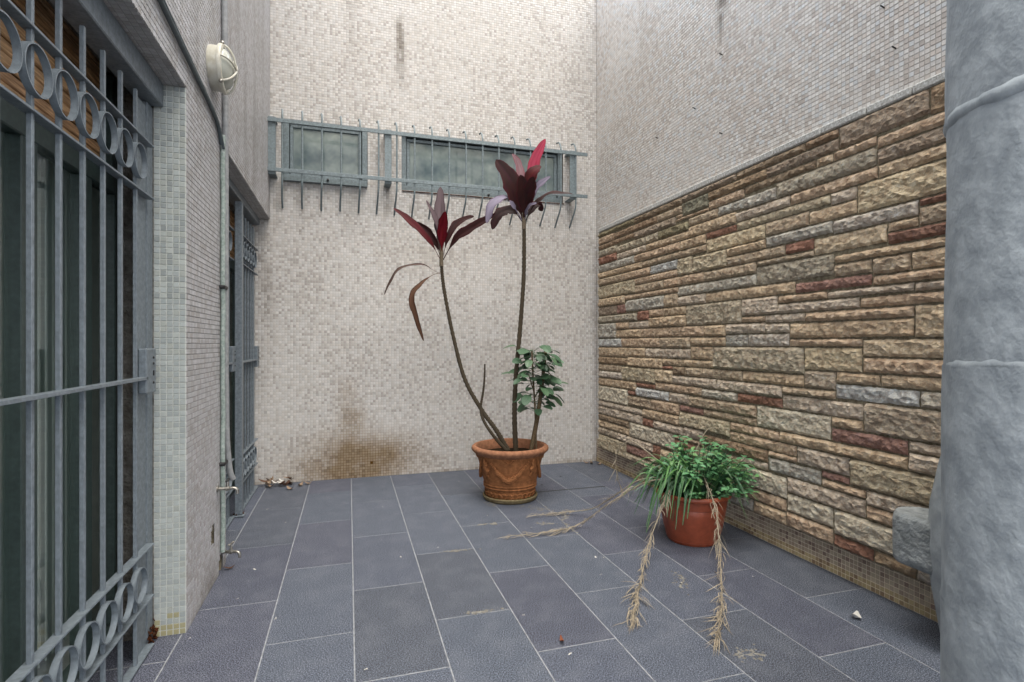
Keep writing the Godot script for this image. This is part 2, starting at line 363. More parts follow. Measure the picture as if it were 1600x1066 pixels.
# ------------------------------------------------------------------ materials
func make_materials() -> void:
	var grain := noise_tex(0.02, 5, Color(0.62, 0.60, 0.58), Color(1, 1, 1), 3)
	var fine := bump_tex(0.06, 4, 6.0, 11)
	M.fine = fine
	M.tile = vertex_mat(0.42, 0.4)
	M.grout = vertex_mat(0.95, 0.2)
	M.core = textured(Color(0.30, 0.29, 0.27), 0.95, grain, fine, 1.2, 0.2)
	M.coping = textured(Color(0.72, 0.74, 0.73), 0.9, grain, fine, 6.0, 0.2)
	M.mortar = textured(Color(0.33, 0.295, 0.215), 0.95, grain, fine, 3.0, 0.2)
	M.render_white = textured(Color(0.52, 0.54, 0.53), 0.9, grain, fine, 4.0, 0.2)
	var speck := sharp(noise_tex(0.085, 4, Color(0.22, 0.23, 0.26), Color(1, 1, 1), 21, 1024), 0.26, 0.74)
	var slab_bump := bump_tex(0.16, 4, 5.0, 8, 1024)
	M.slabs = []
	var tint := [Vector3(1, 1, 1), Vector3(0.98, 0.99, 1.03), Vector3(1.01, 0.98, 1.04), Vector3(0.98, 1.0, 1.02), Vector3(1.02, 0.98, 1.03), Vector3(0.97, 1.0, 1.02)]
	for k in 6:
		var t: float = [0.92, 1.03, 0.88, 1.10, 0.97, 1.06][k]
		var m := textured(Color(0.240 * t * tint[k].x, 0.268 * t * tint[k].y, 0.330 * t * tint[k].z), 0.6, speck, slab_bump, 1.6, 0.45, 0.9)
		m.uv1_offset = Vector3(k * 0.17, 0, k * 0.31)
		m.detail_enabled = true
		m.detail_blend_mode = BaseMaterial3D.BLEND_MODE_MIX
		m.detail_uv_layer = BaseMaterial3D.DETAIL_UV_2
		m.uv2_triplanar = true
		m.uv2_world_triplanar = true
		m.uv2_scale = Vector3.ONE * 0.55
		m.detail_albedo = M.get("dust_tex", dust())
		M.slabs.append(m)
	M.joint = textured(Color(0.40, 0.415, 0.44), 0.95, noise_tex(0.03, 5, Color(0.70, 0.70, 0.70), Color(1, 1, 1), 31), null, 1.5, 0.2)
	M.smear = textured(Color(0.33, 0.325, 0.30), 0.95, grain, null, 4.0, 0.2)
	M.earth = textured(Color(0.16, 0.155, 0.15), 0.95, grain, fine, 0.5, 0.2)
	var paint := noise_tex(0.02, 5, Color(0.72, 0.73, 0.74), Color(1, 1, 1), 41)
	var paint_bump := bump_tex(0.05, 3, 2.0, 42)
	M.steel = textured(Color(0.21, 0.245, 0.275), 0.42, paint, paint_bump, 3.0, 0.5, 0.5)
	M.steel_light = textured(Color(0.225, 0.275, 0.29), 0.5, paint, paint_bump, 3.0, 0.5, 0.5)
	M.rust = textured(Color(0.10, 0.035, 0.015), 0.95, grain, fine, 6.0, 0.2)
	M.green_paint = textured(Color(0.05, 0.075, 0.07), 0.4, paint, null, 3.0)
	M.glass = mat(Color(0.10, 0.16, 0.14), 0.03)
	M.glass.transparency = BaseMaterial3D.TRANSPARENCY_ALPHA
	M.glass.albedo_color.a = 0.12
	M.frosted = textured(Color(0.34, 0.385, 0.39), 0.12, noise_tex(0.006, 4, Color(0.55, 0.6, 0.62), Color(1, 1, 0.95), 51), null, 0.9)
	var wood := noise_tex(0.012, 5, Color(0.45, 0.40, 0.36), Color(1, 1, 1), 61)
	M.timber = []
	for k in 3:
		var m := textured(Color(0.74 + 0.03 * k, 0.45 + 0.03 * k, 0.235 + 0.015 * k), 0.6, wood, null, 1.0)
		m.uv1_scale = Vector3(6, 12, 0.8)
		m.uv1_offset = Vector3(0, 0.3 * k, 0)
		M.timber.append(m)
	M.room = mat(Color(0.58, 0.60, 0.57), 0.9)
	M.box_white = mat(Color(0.55, 0.57, 0.56), 0.6)
	M.curtain = mat(Color(0.42, 0.49, 0.45), 0.9)
	M.white_enamel = textured(Color(0.66, 0.66, 0.62), 0.4, noise_tex(0.01, 4, Color(0.80, 0.77, 0.70), Color(1, 1, 1), 71), null, 3.0)
	M.chrome = textured(Color(0.55, 0.54, 0.50), 0.35, grain, null, 8.0)
	M.chrome.metallic = 0.9
	M.black = mat(Color(0.012, 0.012, 0.013), 0.5)
	M.lens = mat(Color(0.42, 0.43, 0.38), 0.12)
	M.plastic_grey = textured(Color(0.36, 0.365, 0.37), 0.55, paint, null, 2.0)
	M.cable = textured(Color(0.10, 0.125, 0.135), 0.6, paint, null, 3.0)
	M.copper = textured(Color(0.47, 0.51, 0.495), 0.7, noise_tex(0.02, 4, Color(0.58, 0.64, 0.61), Color(1, 1, 1), 81), null, 3.0, 0.4)
	var stone_tex := sharp(noise_tex(0.011, 6, Color(0.68, 0.65, 0.62), Color(1, 1, 1), 91, 1024), 0.20, 0.82)
	stone_tex.color_ramp.add_point(0.36, Color(0.84, 0.77, 0.70))
	stone_tex.color_ramp.add_point(0.62, Color(0.97, 0.92, 0.84))
	var stone_bump := bump_tex(0.045, 5, 9.0, 92, 1024)
	var kinds := {"t": Color(0.60, 0.525, 0.43), "k": Color(0.36, 0.30, 0.235), "o": Color(0.29, 0.285, 0.22), "g": Color(0.50, 0.485, 0.43), "y": Color(0.65, 0.605, 0.49), "b": Color(0.57, 0.59, 0.58), "r": Color(0.35, 0.22, 0.185)}
	M.stone = {}
	for key in kinds:
		M.stone[key] = []
		for k in 4:
			var c: Color = kinds[key]
			var t: float = [0.88, 1.0, 1.10, 0.96][k]
			var m := textured(Color(c.r * t * [1.0, 1.03, 0.95, 1.06][k], c.g * t, c.b * t * [1.0, 0.96, 1.10, 0.98][k]), 0.9, stone_tex, stone_bump, 1.7, 0.25, 0.8)
			m.uv1_offset = Vector3(0.21 * k, 0.13 * k, 0.37 * k)
			M.stone[key].append(m)
	M.concrete = textured(Color(0.40, 0.44, 0.465), 0.78, sharp(noise_tex(0.010, 6, Color(0.80, 0.81, 0.82), Color(1, 1, 1), 101, 1024), 0.2, 0.75), bump_tex(0.02, 6, 10.0, 102, 1024), 0.9, 0.4, 0.28)
	M.concrete.uv1_scale = Vector3(1.1, 0.8, 1.1)
	M.concrete_pale = textured(Color(0.47, 0.50, 0.51), 0.8, noise_tex(0.008, 6, Color(0.62, 0.63, 0.63), Color(1, 1, 1), 103), bump_tex(0.03, 5, 12.0, 104), 1.6, 0.3, 0.6)
	M.grime = textured(Color(0.10, 0.11, 0.105), 0.9, grain, fine, 3.0, 0.2)
	M.terracotta = textured(Color(0.46, 0.195, 0.080), 0.85, noise_tex(0.014, 6, Color(0.58, 0.56, 0.55), Color(1, 1, 1), 111), fine, 3.0, 0.3, 0.5)
	M.terracotta_rim = textured(Color(0.47, 0.225, 0.125), 0.85, noise_tex(0.014, 6, Color(0.62, 0.60, 0.60), Color(1, 1, 1), 112), fine, 3.0, 0.3, 0.5)
	M.saucer = textured(Color(0.34, 0.29, 0.20), 0.9, noise_tex(0.014, 5, Color(0.60, 0.56, 0.48), Color(1, 0.98, 0.92), 113), fine, 5.0, 0.3)
	M.red_plastic = textured(Color(0.35, 0.080, 0.036), 0.42, noise_tex(0.01, 5, Color(0.74, 0.72, 0.70), Color(1, 1, 1), 114), null, 3.0)
	M.soil = textured(Color(0.045, 0.033, 0.022), 1.0, grain, fine, 9.0, 0.1, 2.0)
	M.moss = textured(Color(0.10, 0.14, 0.03), 1.0, grain, fine, 9.0, 0.1)
	M.bark = textured(Color(0.14, 0.115, 0.082), 0.9, noise_tex(0.05, 4, Color(0.45, 0.42, 0.38), Color(1, 1, 1), 121), fine, 6.0, 0.3, 2.0)
	M.bark.uv1_scale = Vector3(4, 18, 4)
	M.bark_pale = textured(Color(0.27, 0.21, 0.135), 0.9, noise_tex(0.05, 4, Color(0.4, 0.36, 0.30), Color(1, 1, 1), 122), fine, 8.0, 0.3, 1.5)
	M.bark_pale.uv1_scale = Vector3(14, 2, 14)
	var leaf_tex := noise_tex(0.03, 3, Color(0.6, 0.6, 0.62), Color(1, 1, 1), 131)
	M.leaf = vertex_mat(0.55, 0.26)
	M.leaf.backlight_enabled = true
	M.leaf.backlight = Color(0.010, 0.0015, 0.002).linear_to_srgb()
	M.leaf_petiole = textured(Color(0.20, 0.155, 0.10), 0.5, leaf_tex, null, 5.0, 0.4)
	M.greens = []
	for k in 4:
		var c: Color = [Color(0.075, 0.165, 0.085), Color(0.095, 0.195, 0.10), Color(0.06, 0.135, 0.07), Color(0.115, 0.22, 0.11)][k]
		var m := textured(c, 0.45, leaf_tex, null, 8.0)
		m.backlight_enabled = true
		m.backlight = Color(c.r * 0.8, c.g * 0.9, c.b * 0.3).linear_to_srgb() * 0.6
		M.greens.append(m)
	M.foliage = vertex_mat(0.5)
	M.foliage.backlight_enabled = true
	M.foliage.backlight = Color(0.03, 0.07, 0.02).linear_to_srgb()
	M.strap = []
	for k in 3:
		var c: Color = [Color(0.05, 0.135, 0.045), Color(0.085, 0.20, 0.06), Color(0.032, 0.095, 0.04)][k]
		M.strap.append(mat(c, 0.35))
	M.straw = textured(Color(0.62, 0.57, 0.46), 0.9, noise_tex(0.04, 3, Color(0.5, 0.45, 0.40), Color(1, 1, 1), 141), null, 8.0, 0.2)
	M.dead_leaf = textured(Color(0.16, 0.075, 0.04), 0.8, leaf_tex, null, 9.0)
	M.pale_leaf = textured(Color(0.42, 0.30, 0.20), 0.8, leaf_tex, null, 9.0)
	M.yellow_leaf = textured(Color(0.35, 0.40, 0.14), 0.6, leaf_tex, null, 9.0)
	M.orange_leaf = textured(Color(0.33, 0.09, 0.03), 0.7, leaf_tex, null, 9.0)
	M.petal = mat(Color(0.56, 0.54, 0.50), 0.7)

func dust() -> Texture2D:
	# pale cement bloom and scuffs on the paving, patchy
	var t := noise_tex(0.009, 6, Color(0.62, 0.63, 0.64, 0.0), Color(0.62, 0.62, 0.60, 0.2), 151, 1024, FastNoiseLite.TYPE_SIMPLEX_SMOOTH, 0.62)
	var g := Gradient.new()
	g.set_color(0, Color(0.60, 0.62, 0.66, 0.0))
	g.set_offset(0, 0.42)
	g.set_color(1, Color(0.62, 0.63, 0.66, 0.09))
	g.set_offset(1, 0.80)
	t.color_ramp = g
	M["dust_tex"] = t
	return t

# ------------------------------------------------------------------ mosaic
var tile_mesh: ArrayMesh
var small_tile: ArrayMesh
func make_tile_mesh(h: float, t: float) -> ArrayMesh:
	var g := Geo.new()
	var z := 0.0026
	g.flat([Vector3(-t, -t, z), Vector3(t, -t, z), Vector3(t, t, z), Vector3(-t, t, z)], Vector3(0, 0, 1))
	for k in 4:
		var b := Basis(Vector3(0, 0, 1), PI / 2 * k)
		g.flat([b * Vector3(-h, -h, 0), b * Vector3(h, -h, 0), b * Vector3(t, -t, z), b * Vector3(-t, -t, z)], b * Vector3(0, -1, 0.5))
	return g.mesh()

const PITCH := 0.025
func mosaic(owner: Node3D, start: Vector3, u: Vector3, v: Vector3, nu: int, nv: int, tone: Callable, skip: Callable, grout: Color, piece: ArrayMesh = null) -> void:
	# real glass tiles in a bed of grout; tone(a, b) gives [tile colour, how much the grout is stained]
	var w := u.cross(v).normalized()
	var base := Basis(u, v, w)
	var places: Array[Transform3D] = []
	var tones := PackedColorArray()
	var g := Geo.new()
	for j in nv:
		for i in nu:
			var a := (i + 0.5) * PITCH
			var b := (j + 0.5) * PITCH
			if skip.call(a, b):
				continue
			var p := start + u * a + v * b
			var got: Array = tone.call(a, b)
			var h := PITCH * 0.5
			var stain: Color = got[1]
			g.col = Color(grout.r * stain.r, grout.g * stain.g, grout.b * stain.b)
			var f := [g.vert(p - u * h - v * h, w), g.vert(p + u * h - v * h, w), g.vert(p + u * h + v * h, w), g.vert(p - u * h + v * h, w)]
			g.quad_i(f[0], f[1], f[2], f[3])
			if got[0].a < 0.5:
				continue
			var tilt := Basis(u, rng.randfn(0.0, 0.014)) * Basis(v, rng.randfn(0.0, 0.014))
			places.append(Transform3D(tilt * base, p + w * 0.0004 + u * rng.randf_range(-0.0005, 0.0005) + v * rng.randf_range(-0.0005, 0.0005)))
			tones.append(got[0])
	var bed := part("grout", g, M.grout, owner)
	bed.set_meta("kind", "stuff")
	var mm := MultiMesh.new()
	mm.transform_format = MultiMesh.TRANSFORM_3D
	mm.use_colors = true
	mm.mesh = piece if piece else tile_mesh
	mm.instance_count = places.size()
	for k in places.size():
		mm.set_instance_transform(k, places[k])
		mm.set_instance_color(k, tones[k])
	var o := MultiMeshInstance3D.new()
	o.name = "mosaic_tiles"
	o.multimesh = mm
	o.material_override = M.tile
	o.set_meta("kind", "stuff")
	owner.add_child(o, true)

func pick(list: Array, p: Vector2, sway: float) -> Color:
	# the mix of tile colours drifts from patch to patch, as sheets of mosaic do
	var k := rng.randf() + patch.get_noise_2d(p.x * 60.0, p.y * 60.0) * sway
	var c: Color = list[clampi(int(k * list.size()), 0, list.size() - 1)]
	var t := rng.randf_range(0.92, 1.08)
	return Color(c.r * t, c.g * t, c.b * t)

func times(a: Color, b: Color) -> Color:
	return Color(a.r * b.r, a.g * b.g, a.b * b.b)

func streak(x: float, y: float, cx: float, top: float, bottom: float, half: float, sd: float) -> float:
	# a run of dirty water down the tiles, ragged at the edges and at the end
	if y > top or y < bottom:
		return 0.0
	var edge := absf(x - cx + 0.3 * half * patch.get_noise_2d(sd, y * 90.0)) / half
	var t := (y - bottom) / (top - bottom)
	var fade := smoothstep(0.0, 0.5, t + 0.35 * patch.get_noise_2d(x * 900.0 + sd, y * 60.0)) * smoothstep(0.0, 0.12, 1.0 - t)
	return exp(-edge * edge) * fade * clampf(0.9 + 1.2 * patch.get_noise_2d(x * 700.0 + sd, y * 500.0), 0.2, 1.0)

func back_tone(a: float, b: float) -> Array:
	var x := a - 0.85
	var y := b
	var c := pick([Color(0.66, 0.65, 0.64), Color(0.64, 0.635, 0.63), Color(0.63, 0.61, 0.59), Color(0.61, 0.605, 0.60), Color(0.59, 0.57, 0.545), Color(0.55, 0.53, 0.51), Color(0.46, 0.435, 0.415)], Vector2(x, y), 0.30)
	var dirt := Color(1, 1, 1)
	var ragged := patch.get_noise_2d(x * 220.0, y * 220.0) * 0.35
	# the rust brown patch at the foot of the wall and the run above it
	var e := Vector2((x - 0.02) / (0.44 if x < 0.02 else 0.60), (y - 0.13) / 0.27)
	var k := 1.25 * exp(-e.length_squared()) * (1.0 + ragged * 1.6)
	var run := Vector2((x + 0.01 - 0.05 * sin(y * 4.0)) / 0.11, (y - 0.5) / 0.36)
	k = maxf(k, 0.72 * exp(-run.length_squared()) * (1.0 + ragged * 2.2))
	k = maxf(k, clampf(0.42 - y / 0.10 + ragged, 0.0, 0.4))
	k = clampf(k - 0.05 + rng.randf_range(-0.05, 0.05), 0.0, 1.0)
	dirt = dirt.lerp(Color(0.36, 0.235, 0.085), minf(k, 0.95))
	var s := streak(x, y, 0.485, 4.62, 3.6, 0.035, 3.0) * 1.3 + streak(x, y, 0.03, 5.4, 3.55, 0.06, 9.0) * 0.35 + streak(x, y, -0.42, 2.80, 2.2, 0.05, 5.0) * 0.3 + streak(x, y, 0.02, 2.8, 2.15, 0.09, 6.0) * 0.32
	s += streak(x, y, 0.36, 2.86, 2.45, 0.04, 2.0) * 0.6 + streak(x, y, -0.62, 2.86, 2.3, 0.05, 1.0) * 0.5 + streak(x, y, 2.33, 2.86, 2.5, 0.035, 4.0) * 0.5
	s += streak(x, y, -0.74, 2.5, 0.6, 0.06, 12.0) * 0.4
	dirt = times(dirt, Color(1, 1, 1).lerp(Color(0.36, 0.33, 0.29), clampf(s, 0.0, 1.0)))
	var grout := times(dirt, Color.WHITE)
	if k > 0.02:
		grout = times(grout, Color(1, 1, 1).lerp(Color(0.72, 0.55, 0.35), minf(k * 1.4, 1.0)))
	var t := times(times(c, Color(0.95, 0.925, 0.90)), Color(1, 1, 1).lerp(dirt, 0.85))
	if rng.randf() < 0.003:
		t.a = 0.0
	return [t, grout]

func right_tone(a: float, b: float) -> Array:
	var d := a
	var c := pick([Color(0.62, 0.60, 0.575), Color(0.60, 0.575, 0.545), Color(0.575, 0.55, 0.52), Color(0.56, 0.54, 0.52), Color(0.55, 0.50, 0.46), Color(0.51, 0.47, 0.435), Color(0.56, 0.57, 0.575), Color(0.45, 0.41, 0.375)], Vector2(d, b + 9.0), 0.28)
	var dirt := Color(1, 1, 1)
	var s := streak(d, b, 3.30, 4.5, 3.35, 0.055, 21.0) * 1.5 + streak(d, b, 2.25, 5.5, 2.6, 0.03, 23.0) * 0.25 + streak(d, b, 4.4, 5.5, 3.6, 0.08, 25.0) * 0.2
	dirt = dirt.lerp(Color(0.35, 0.32, 0.28), clampf(s, 0.0, 1.0))
	if b < 0.25:
		# the plinth under the stones is set in browner tiles
		c = pick([Color(0.46, 0.39, 0.29), Color(0.43, 0.36, 0.27), Color(0.40, 0.325, 0.25), Color(0.34, 0.265, 0.205), Color(0.25, 0.18, 0.145)], Vector2(d, b), 0.3)
		if b < 0.05:
			c = times(c, Color(1.0, 0.96, 0.74))
		return [c, Color(1.9, 1.75, 1.45)]
	return [times(c, dirt), dirt]

func left_tone(a: float, b: float) -> Array:
	var d := a - 0.5
	var c := pick([Color(0.42, 0.415, 0.43), Color(0.39, 0.385, 0.40), Color(0.37, 0.365, 0.375), Color(0.345, 0.34, 0.345), Color(0.32, 0.305, 0.30)], Vector2(d + 20.0, b), 0.3)
	var s := streak(d, b, 3.42, 2.5, 0.0, 0.06, 31.0) * 0.5
	var k := 0.5 + patch.get_noise_2d(d * 300.0, b * 25.0)
	if b > 2.45:
		s += clampf(k - 0.42, 0.0, 0.6) * 0.7
	s += clampf(0.5 - b / 0.25 + patch.get_noise_2d(d * 160.0, b * 160.0) * 0.6, 0.0, 0.7)
	var dirt := Color(1, 1, 1).lerp(Color(0.45, 0.42, 0.36), clampf(s, 0.0, 1.0))
	return [times(c, dirt), dirt]

func reveal_tone() -> Color:
	var list := [Color(0.375, 0.405, 0.395), Color(0.345, 0.375, 0.37), Color(0.385, 0.41, 0.39), Color(0.315, 0.345, 0.34), Color(0.35, 0.37, 0.345), Color(0.27, 0.295, 0.29)]
	var c: Color = list[rng.randi() % list.size()]
	var t := rng.randf_range(0.93, 1.07)
	return Color(c.r * t, c.g * t, c.b * t)

func soffit_tone(a: float, b: float) -> Array:
	return [pick([Color(0.40, 0.395, 0.40), Color(0.365, 0.36, 0.36), Color(0.33, 0.32, 0.315)], Vector2(a, b), 0.3), Color(1, 1, 1)]

func never(_a: float, _b: float) -> bool:
	return false

func back_skip(a: float, b: float) -> bool:
	var x := a - 0.85
	return b > 2.8125 and b < 3.4125 and ((x > -0.5875 and x < 0.175) or (x > 0.5 and x < 2.2375))

func left_skip(a: float, b: float) -> bool:
	var d := a - 0.5
	if b < 2.45 and ((d > 1.05 and d < 2.725) or d > 3.525):
		return true
	if Vector2((d - 3.215) / 0.045, (b - 0.27) / 0.065).length() < 1.0 + 0.4 * patch.get_noise_2d(d * 900.0, b * 900.0):
		return true
	return Vector2((d - 3.40) / 0.05, (b - 0.045) / 0.05).length() < 1.0

func right_skip(a: float, b: float) -> bool:
	return a < 5.25 and b > 0.2 and b < 2.5

# ------------------------------------------------------------------ setting
func build_floor() -> void:
	var ground := structure("ground")
	var gg := Geo.new()
	gg.box(at(1.0, -0.12, 2.0), Vector3(60, 0.1, 60))
	part("sheet", gg, M.earth, ground)
	var floor_node := structure("floor")
	var bed := Geo.new()
	bed.box(at(0.815, -0.03, 2.2), Vector3(3.63, 0.0574, 6.38))
	part("mortar_bed", bed, M.joint, floor_node)
	var cover := thing("access_cover", "square tiled floor cover with a dark open gap along one edge, behind the terracotta pot", "floor cover", at(1.865, 0, 4.775))
	var lines := []
	for k in 10:
		lines.append(-0.715 + 0.3685 * k)
	lines.push_front(-0.985)
	lines[10] = 2.622
	for k in lines.size() - 1:
		var x0: float = lines[k]
		var x1: float = lines[k + 1]
		var first: float = (2.51 if k % 2 == 0 else 2.125) - 0.805 * 4 + (0.045 if k > 5 else 0.0)
		var cuts := [-0.98]
		var d := first
		while d < 5.3:
			if d > -0.8:
				cuts.append(d + rng.randf_range(-0.006, 0.006))
			d += 0.805
		cuts.append(5.384)
		if k == 7 or k == 8:
			var kept := []
			for q in cuts:
				if q < 4.2:
					kept.append(q)
			cuts = kept + [4.40, 5.15, 5.384]
		for i in cuts.size() - 1:
			var gap := 0.0027
			var is_cover: bool = (k == 7 or k == 8) and i == cuts.size() - 3
			var near: float = cuts[i] + (0.022 if is_cover else gap)
			var size := Vector3(x1 - x0 - gap * 2, 0.030, cuts[i + 1] - gap - near)
			if size.z < 0.03:
				continue
			var g := Geo.new()
			g.box(Vector3.ZERO, size, 0.0012)
			var where := at((x0 + x1) / 2, -0.015 + rng.randf_range(-0.0004, 0.0004), near + size.z / 2)
			var tilt := Vector3(rng.randf_range(-0.0004, 0.0004), 0, rng.randf_range(-0.0008, 0.0008))
			var s: MeshInstance3D
			if is_cover:
				s = part("slab", g, M.slabs[(k + 1) % 6], cover, where - cover.position)
			else:
				s = part("slab", g, M.slabs[rng.randi() % 6], floor_node, where)
			s.rotation = tilt
	for q in [[1.42, 3.98, 0.17, 0.06, 0.6], [1.55, 3.72, 0.14, 0.03, -1.1], [1.36, 3.62, 0.10, 0.03, 0.3], [1.12, 4.22, 0.05, 0.10, 0.0], [0.93, 3.735, 0.10, 0.016, 0.0], [0.64, 3.31, 0.13, 0.018, 0.05], [1.74, 2.52, 0.035, 0.16, 0.4], [0.62, 2.52, 0.12, 0.016, 0.05], [1.495, 3.5, 0.016, 0.2, 0.0], [1.62, 1.85, 0.09, 0.07, 0.0], [1.0, 3.72, 0.02, 0.02, 0.0]]:
		var sm := Geo.new()
		for k in 46:
			# scattered crusts, thicker in the middle of the smear
			var p := Vector2(rng.randfn(0, 0.42) * q[2], rng.randfn(0, 0.42) * q[3]).rotated(q[4])
			var w := rng.randf_range(0.003, 0.013)
			sm.ball(Vector3(p.x, 0, p.y), Vector3(w, 0.0006, w * rng.randf_range(0.4, 1.0)), Basis(Vector3.UP, rng.randf() * TAU), 3, 7)
		part("cement_smear", sm, M.smear, floor_node, at(q[0], 0.0004, q[1])).set_meta("kind", "stuff")
	var pit := Geo.new()
	pit.box(at(1.865, -0.0030, 4.4105) - cover.position, Vector3(0.735, 0.006, 0.018))
	part("open_gap", pit, M.black, cover)
	for p in [Vector2(1.70, 4.62), Vector2(1.98, 4.86)]:
		var g := Geo.new()
		g.lathe([Vector2(0.0001, 0.003), Vector2(0.009, 0.003), Vector2(0.011, 0)], Vector3.ZERO, 10)
		part("lifting_hole", g, M.black, cover, at(p.x, 0.0005, p.y) - cover.position)

func build_left() -> Node3D:
	var b := thing("left_building", "grey mosaic tiled building with two barred doorways and a narrow pier between them", "building")
	var g := Geo.new()
	g.box(at(-0.904, 4.0, 2.45), Vector3(0.4, 3.092, 5.86))
	g.box(at(-0.904, 1.2, 0.275), Vector3(0.4, 2.5, 1.541))
	part("wall", g, M.core, b)
	# the pier between the doors, with a hole broken through its tiles
	var pier := CSGCombiner3D.new()
	pier.name = "pier"
	var solid := CSGBox3D.new()
	solid.name = "pier_block"
	solid.size = Vector3(0.298, 2.46, 0.80)
	solid.position = at(-0.8535, 1.23, 3.125)
	pier.add_child(solid)
	for q in [[3.21, 0.275, 0.05, 0.075], [3.225, 0.235, 0.045, 0.05], [3.40, 0.045, 0.05, 0.05]]:
		var hole := CSGSphere3D.new()
		hole.name = "broken_hole"
		hole.operation = CSGShape3D.OPERATION_SUBTRACTION
		hole.radial_segments = 9
		hole.rings = 6
		hole.radius = 1.0
		hole.scale = Vector3(0.055, q[3], q[2])
		hole.position = at(-0.708, q[1], q[0])
		pier.add_child(hole)
	solid.material = M.core
	for hole in pier.get_children():
		if hole is CSGSphere3D:
			hole.material = M.mortar
	b.add_child(pier, true)
	mosaic(b, at(-0.70, 0, -0.5), Vector3(0, 0, -1), Vector3(0, 1, 0), 235, 220, left_tone, left_skip, Color(0.34, 0.34, 0.345))
	# green tiles on the side of the pier: singles low down, the rest joined
	var mats := []
	for k in 14:
		mats.append(mat(reveal_tone(), 0.38, 0.45))
	var old := []
	for k in 4:
		mats.append(mat(times(reveal_tone(), Color(0.92, 0.8, 0.5)), 0.5, 0.4))
	var bed := Geo.new()
	bed.flat([at(-0.825, 0, 2.722), at(-0.699, 0, 2.722), at(-0.699, 2.45, 2.722), at(-0.825, 2.45, 2.722)], Vector3(0, 0, 1))
	part("pale_grout", bed, mat(Color(0.54, 0.55, 0.52), 0.95, 0.2), b)
	for j in 98:
		for i in 5:
			if j >= 60:
				continue
			var m: Material = mats[14 + rng.randi() % 4] if j < 2 or (j < 4 and rng.randf() < 0.3) else mats[rng.randi() % 14]
			var t := part("tile", small_tile, m, b, at(-0.825 + (i + 0.5) * PITCH, (j + 0.5) * PITCH, 2.7215))
			t.rotation = Vector3(rng.randfn(0, 0.015), rng.randfn(0, 0.015), rng.randfn(0, 0.01))
	mosaic(b, at(-0.825, 1.5, 2.7215), Vector3(1, 0, 0), Vector3(0, 1, 0), 5, 38, func(_a, _b): return [reveal_tone(), Color(1, 1, 1)], never, Color(0.54, 0.55, 0.52), small_tile)
	# tiled undersides above both doorways
	for span in [[1.05, 67], [3.525, 74]]:
		mosaic(b, at(-0.80, 2.452, span[0]), Vector3(0, 0, -1), Vector3(1, 0, 0), span[1], 4, soffit_tone, never, Color(0.30, 0.30, 0.29))
	# steel lintels and jambs
	for q in [[1.05, 2.715, 2.345], [3.53, 5.385, 2.39]]:
		var l := Geo.new()
		l.box(at(-0.83, (q[2] + 2.449) / 2, (q[0] + q[1]) / 2), Vector3(0.09, 2.449 - q[2], q[1] - q[0]), 0.004)
		part("lintel", l, M.steel, b)
	for q in [[2.652, 2.7185], [1.053, 1.12], [5.30, 5.382], [3.53, 3.585]]:
		var l := Geo.new()
		l.box(at(-0.853, 1.17, (q[0] + q[1]) / 2), Vector3(0.05, 2.34, q[1] - q[0]), 0.003)
		part("door_jamb", l, M.steel, b)
	# glazed doors
	for q in [[1.05, 2.72, [1.10, 1.46, 1.55, 2.0, 2.09, 2.40, 2.47, 2.70]], [3.53, 5.38, [3.58, 4.40, 4.50, 5.36]]]:
		var fr := Geo.new()
		var c: float = (q[0] + q[1]) / 2
		var w: float = q[1] - q[0] - 0.01
		fr.box(at(-0.98, 1.985, c), Vector3(0.05, 0.09, w), 0.004)
		fr.box(at(-0.98, 0.05, c), Vector3(0.05, 0.10, w), 0.004)
		for k in range(0, q[2].size() - 1):
			if k % 2 == 1:
				fr.box(at(-0.98, 1.02, (q[2][k] + q[2][k + 1]) / 2), Vector3(0.046, 1.84, q[2][k + 1] - q[2][k]), 0.003)
		for e in [q[0] + 0.028, q[1] - 0.02]:
			fr.box(at(-0.98, 1.02, e), Vector3(0.046, 1.84, 0.035), 0.003)
		var door := part("door", fr, M.green_paint, b)
		for k in range(0, q[2].size(), 2):
			var pn := Geo.new()
			pn.box(at(-0.985, 1.02, (q[2][k] + q[2][k + 1]) / 2), Vector3(0.006, 1.84, q[2][k + 1] - q[2][k] + 0.01))
			part("pane", pn, M.glass, door)
		var hn := Geo.new()
		hn.box(at(-0.945, 1.05, q[2][2] - 0.045), Vector3(0.03, 0.16, 0.025), 0.006)
		part("handle", hn, M.steel, door)
		var y := 2.032
		while y < 2.44:
			var bd := Geo.new()
			bd.box(Vector3.ZERO, Vector3(0.02, 0.040, w - 0.10), 0.004)
			part("timber_board", bd, M.timber[rng.randi() % 3], b, at(-0.985 + rng.randf_range(-0.003, 0.003), y + 0.0215, c - 0.03))
			y += 0.0445
		var hd := Geo.new()
		hd.box(at(-0.985, 2.235, q[1] - 0.032), Vector3(0.05, 0.405, 0.055), 0.003)
		part("door_jamb", hd, M.green_paint, b)
	# the dim rooms behind the doors
	var rm := Geo.new()
	rm.box(at(-3.6, 1.3, 2.6), Vector3(0.1, 3.0, 7.0))
	rm.box(at(-2.3, 2.6, 2.6), Vector3(2.5, 0.12, 7.0))
	rm.box(at(-2.3, -0.045, 2.6), Vector3(2.58, 0.06, 7.0))
	for d in [-0.45, 3.2, 6.0]:
		rm.box(at(-2.33, 1.27, d), Vector3(2.42, 2.53, 0.1))
	part("room", rm, M.room, b)
	var roof := Geo.new()
	roof.box(at(-2.3, 5.62, 2.6), Vector3(3.25, 0.14, 7.1))
	roof.box(at(-3.6, 4.1, 2.6), Vector3(0.1, 2.88, 7.0))
	for d in [-0.6, 6.0]:
		roof.box(at(-2.33, 4.1, d), Vector3(2.42, 2.88, 0.1))
	part("roof", roof, M.core, b)
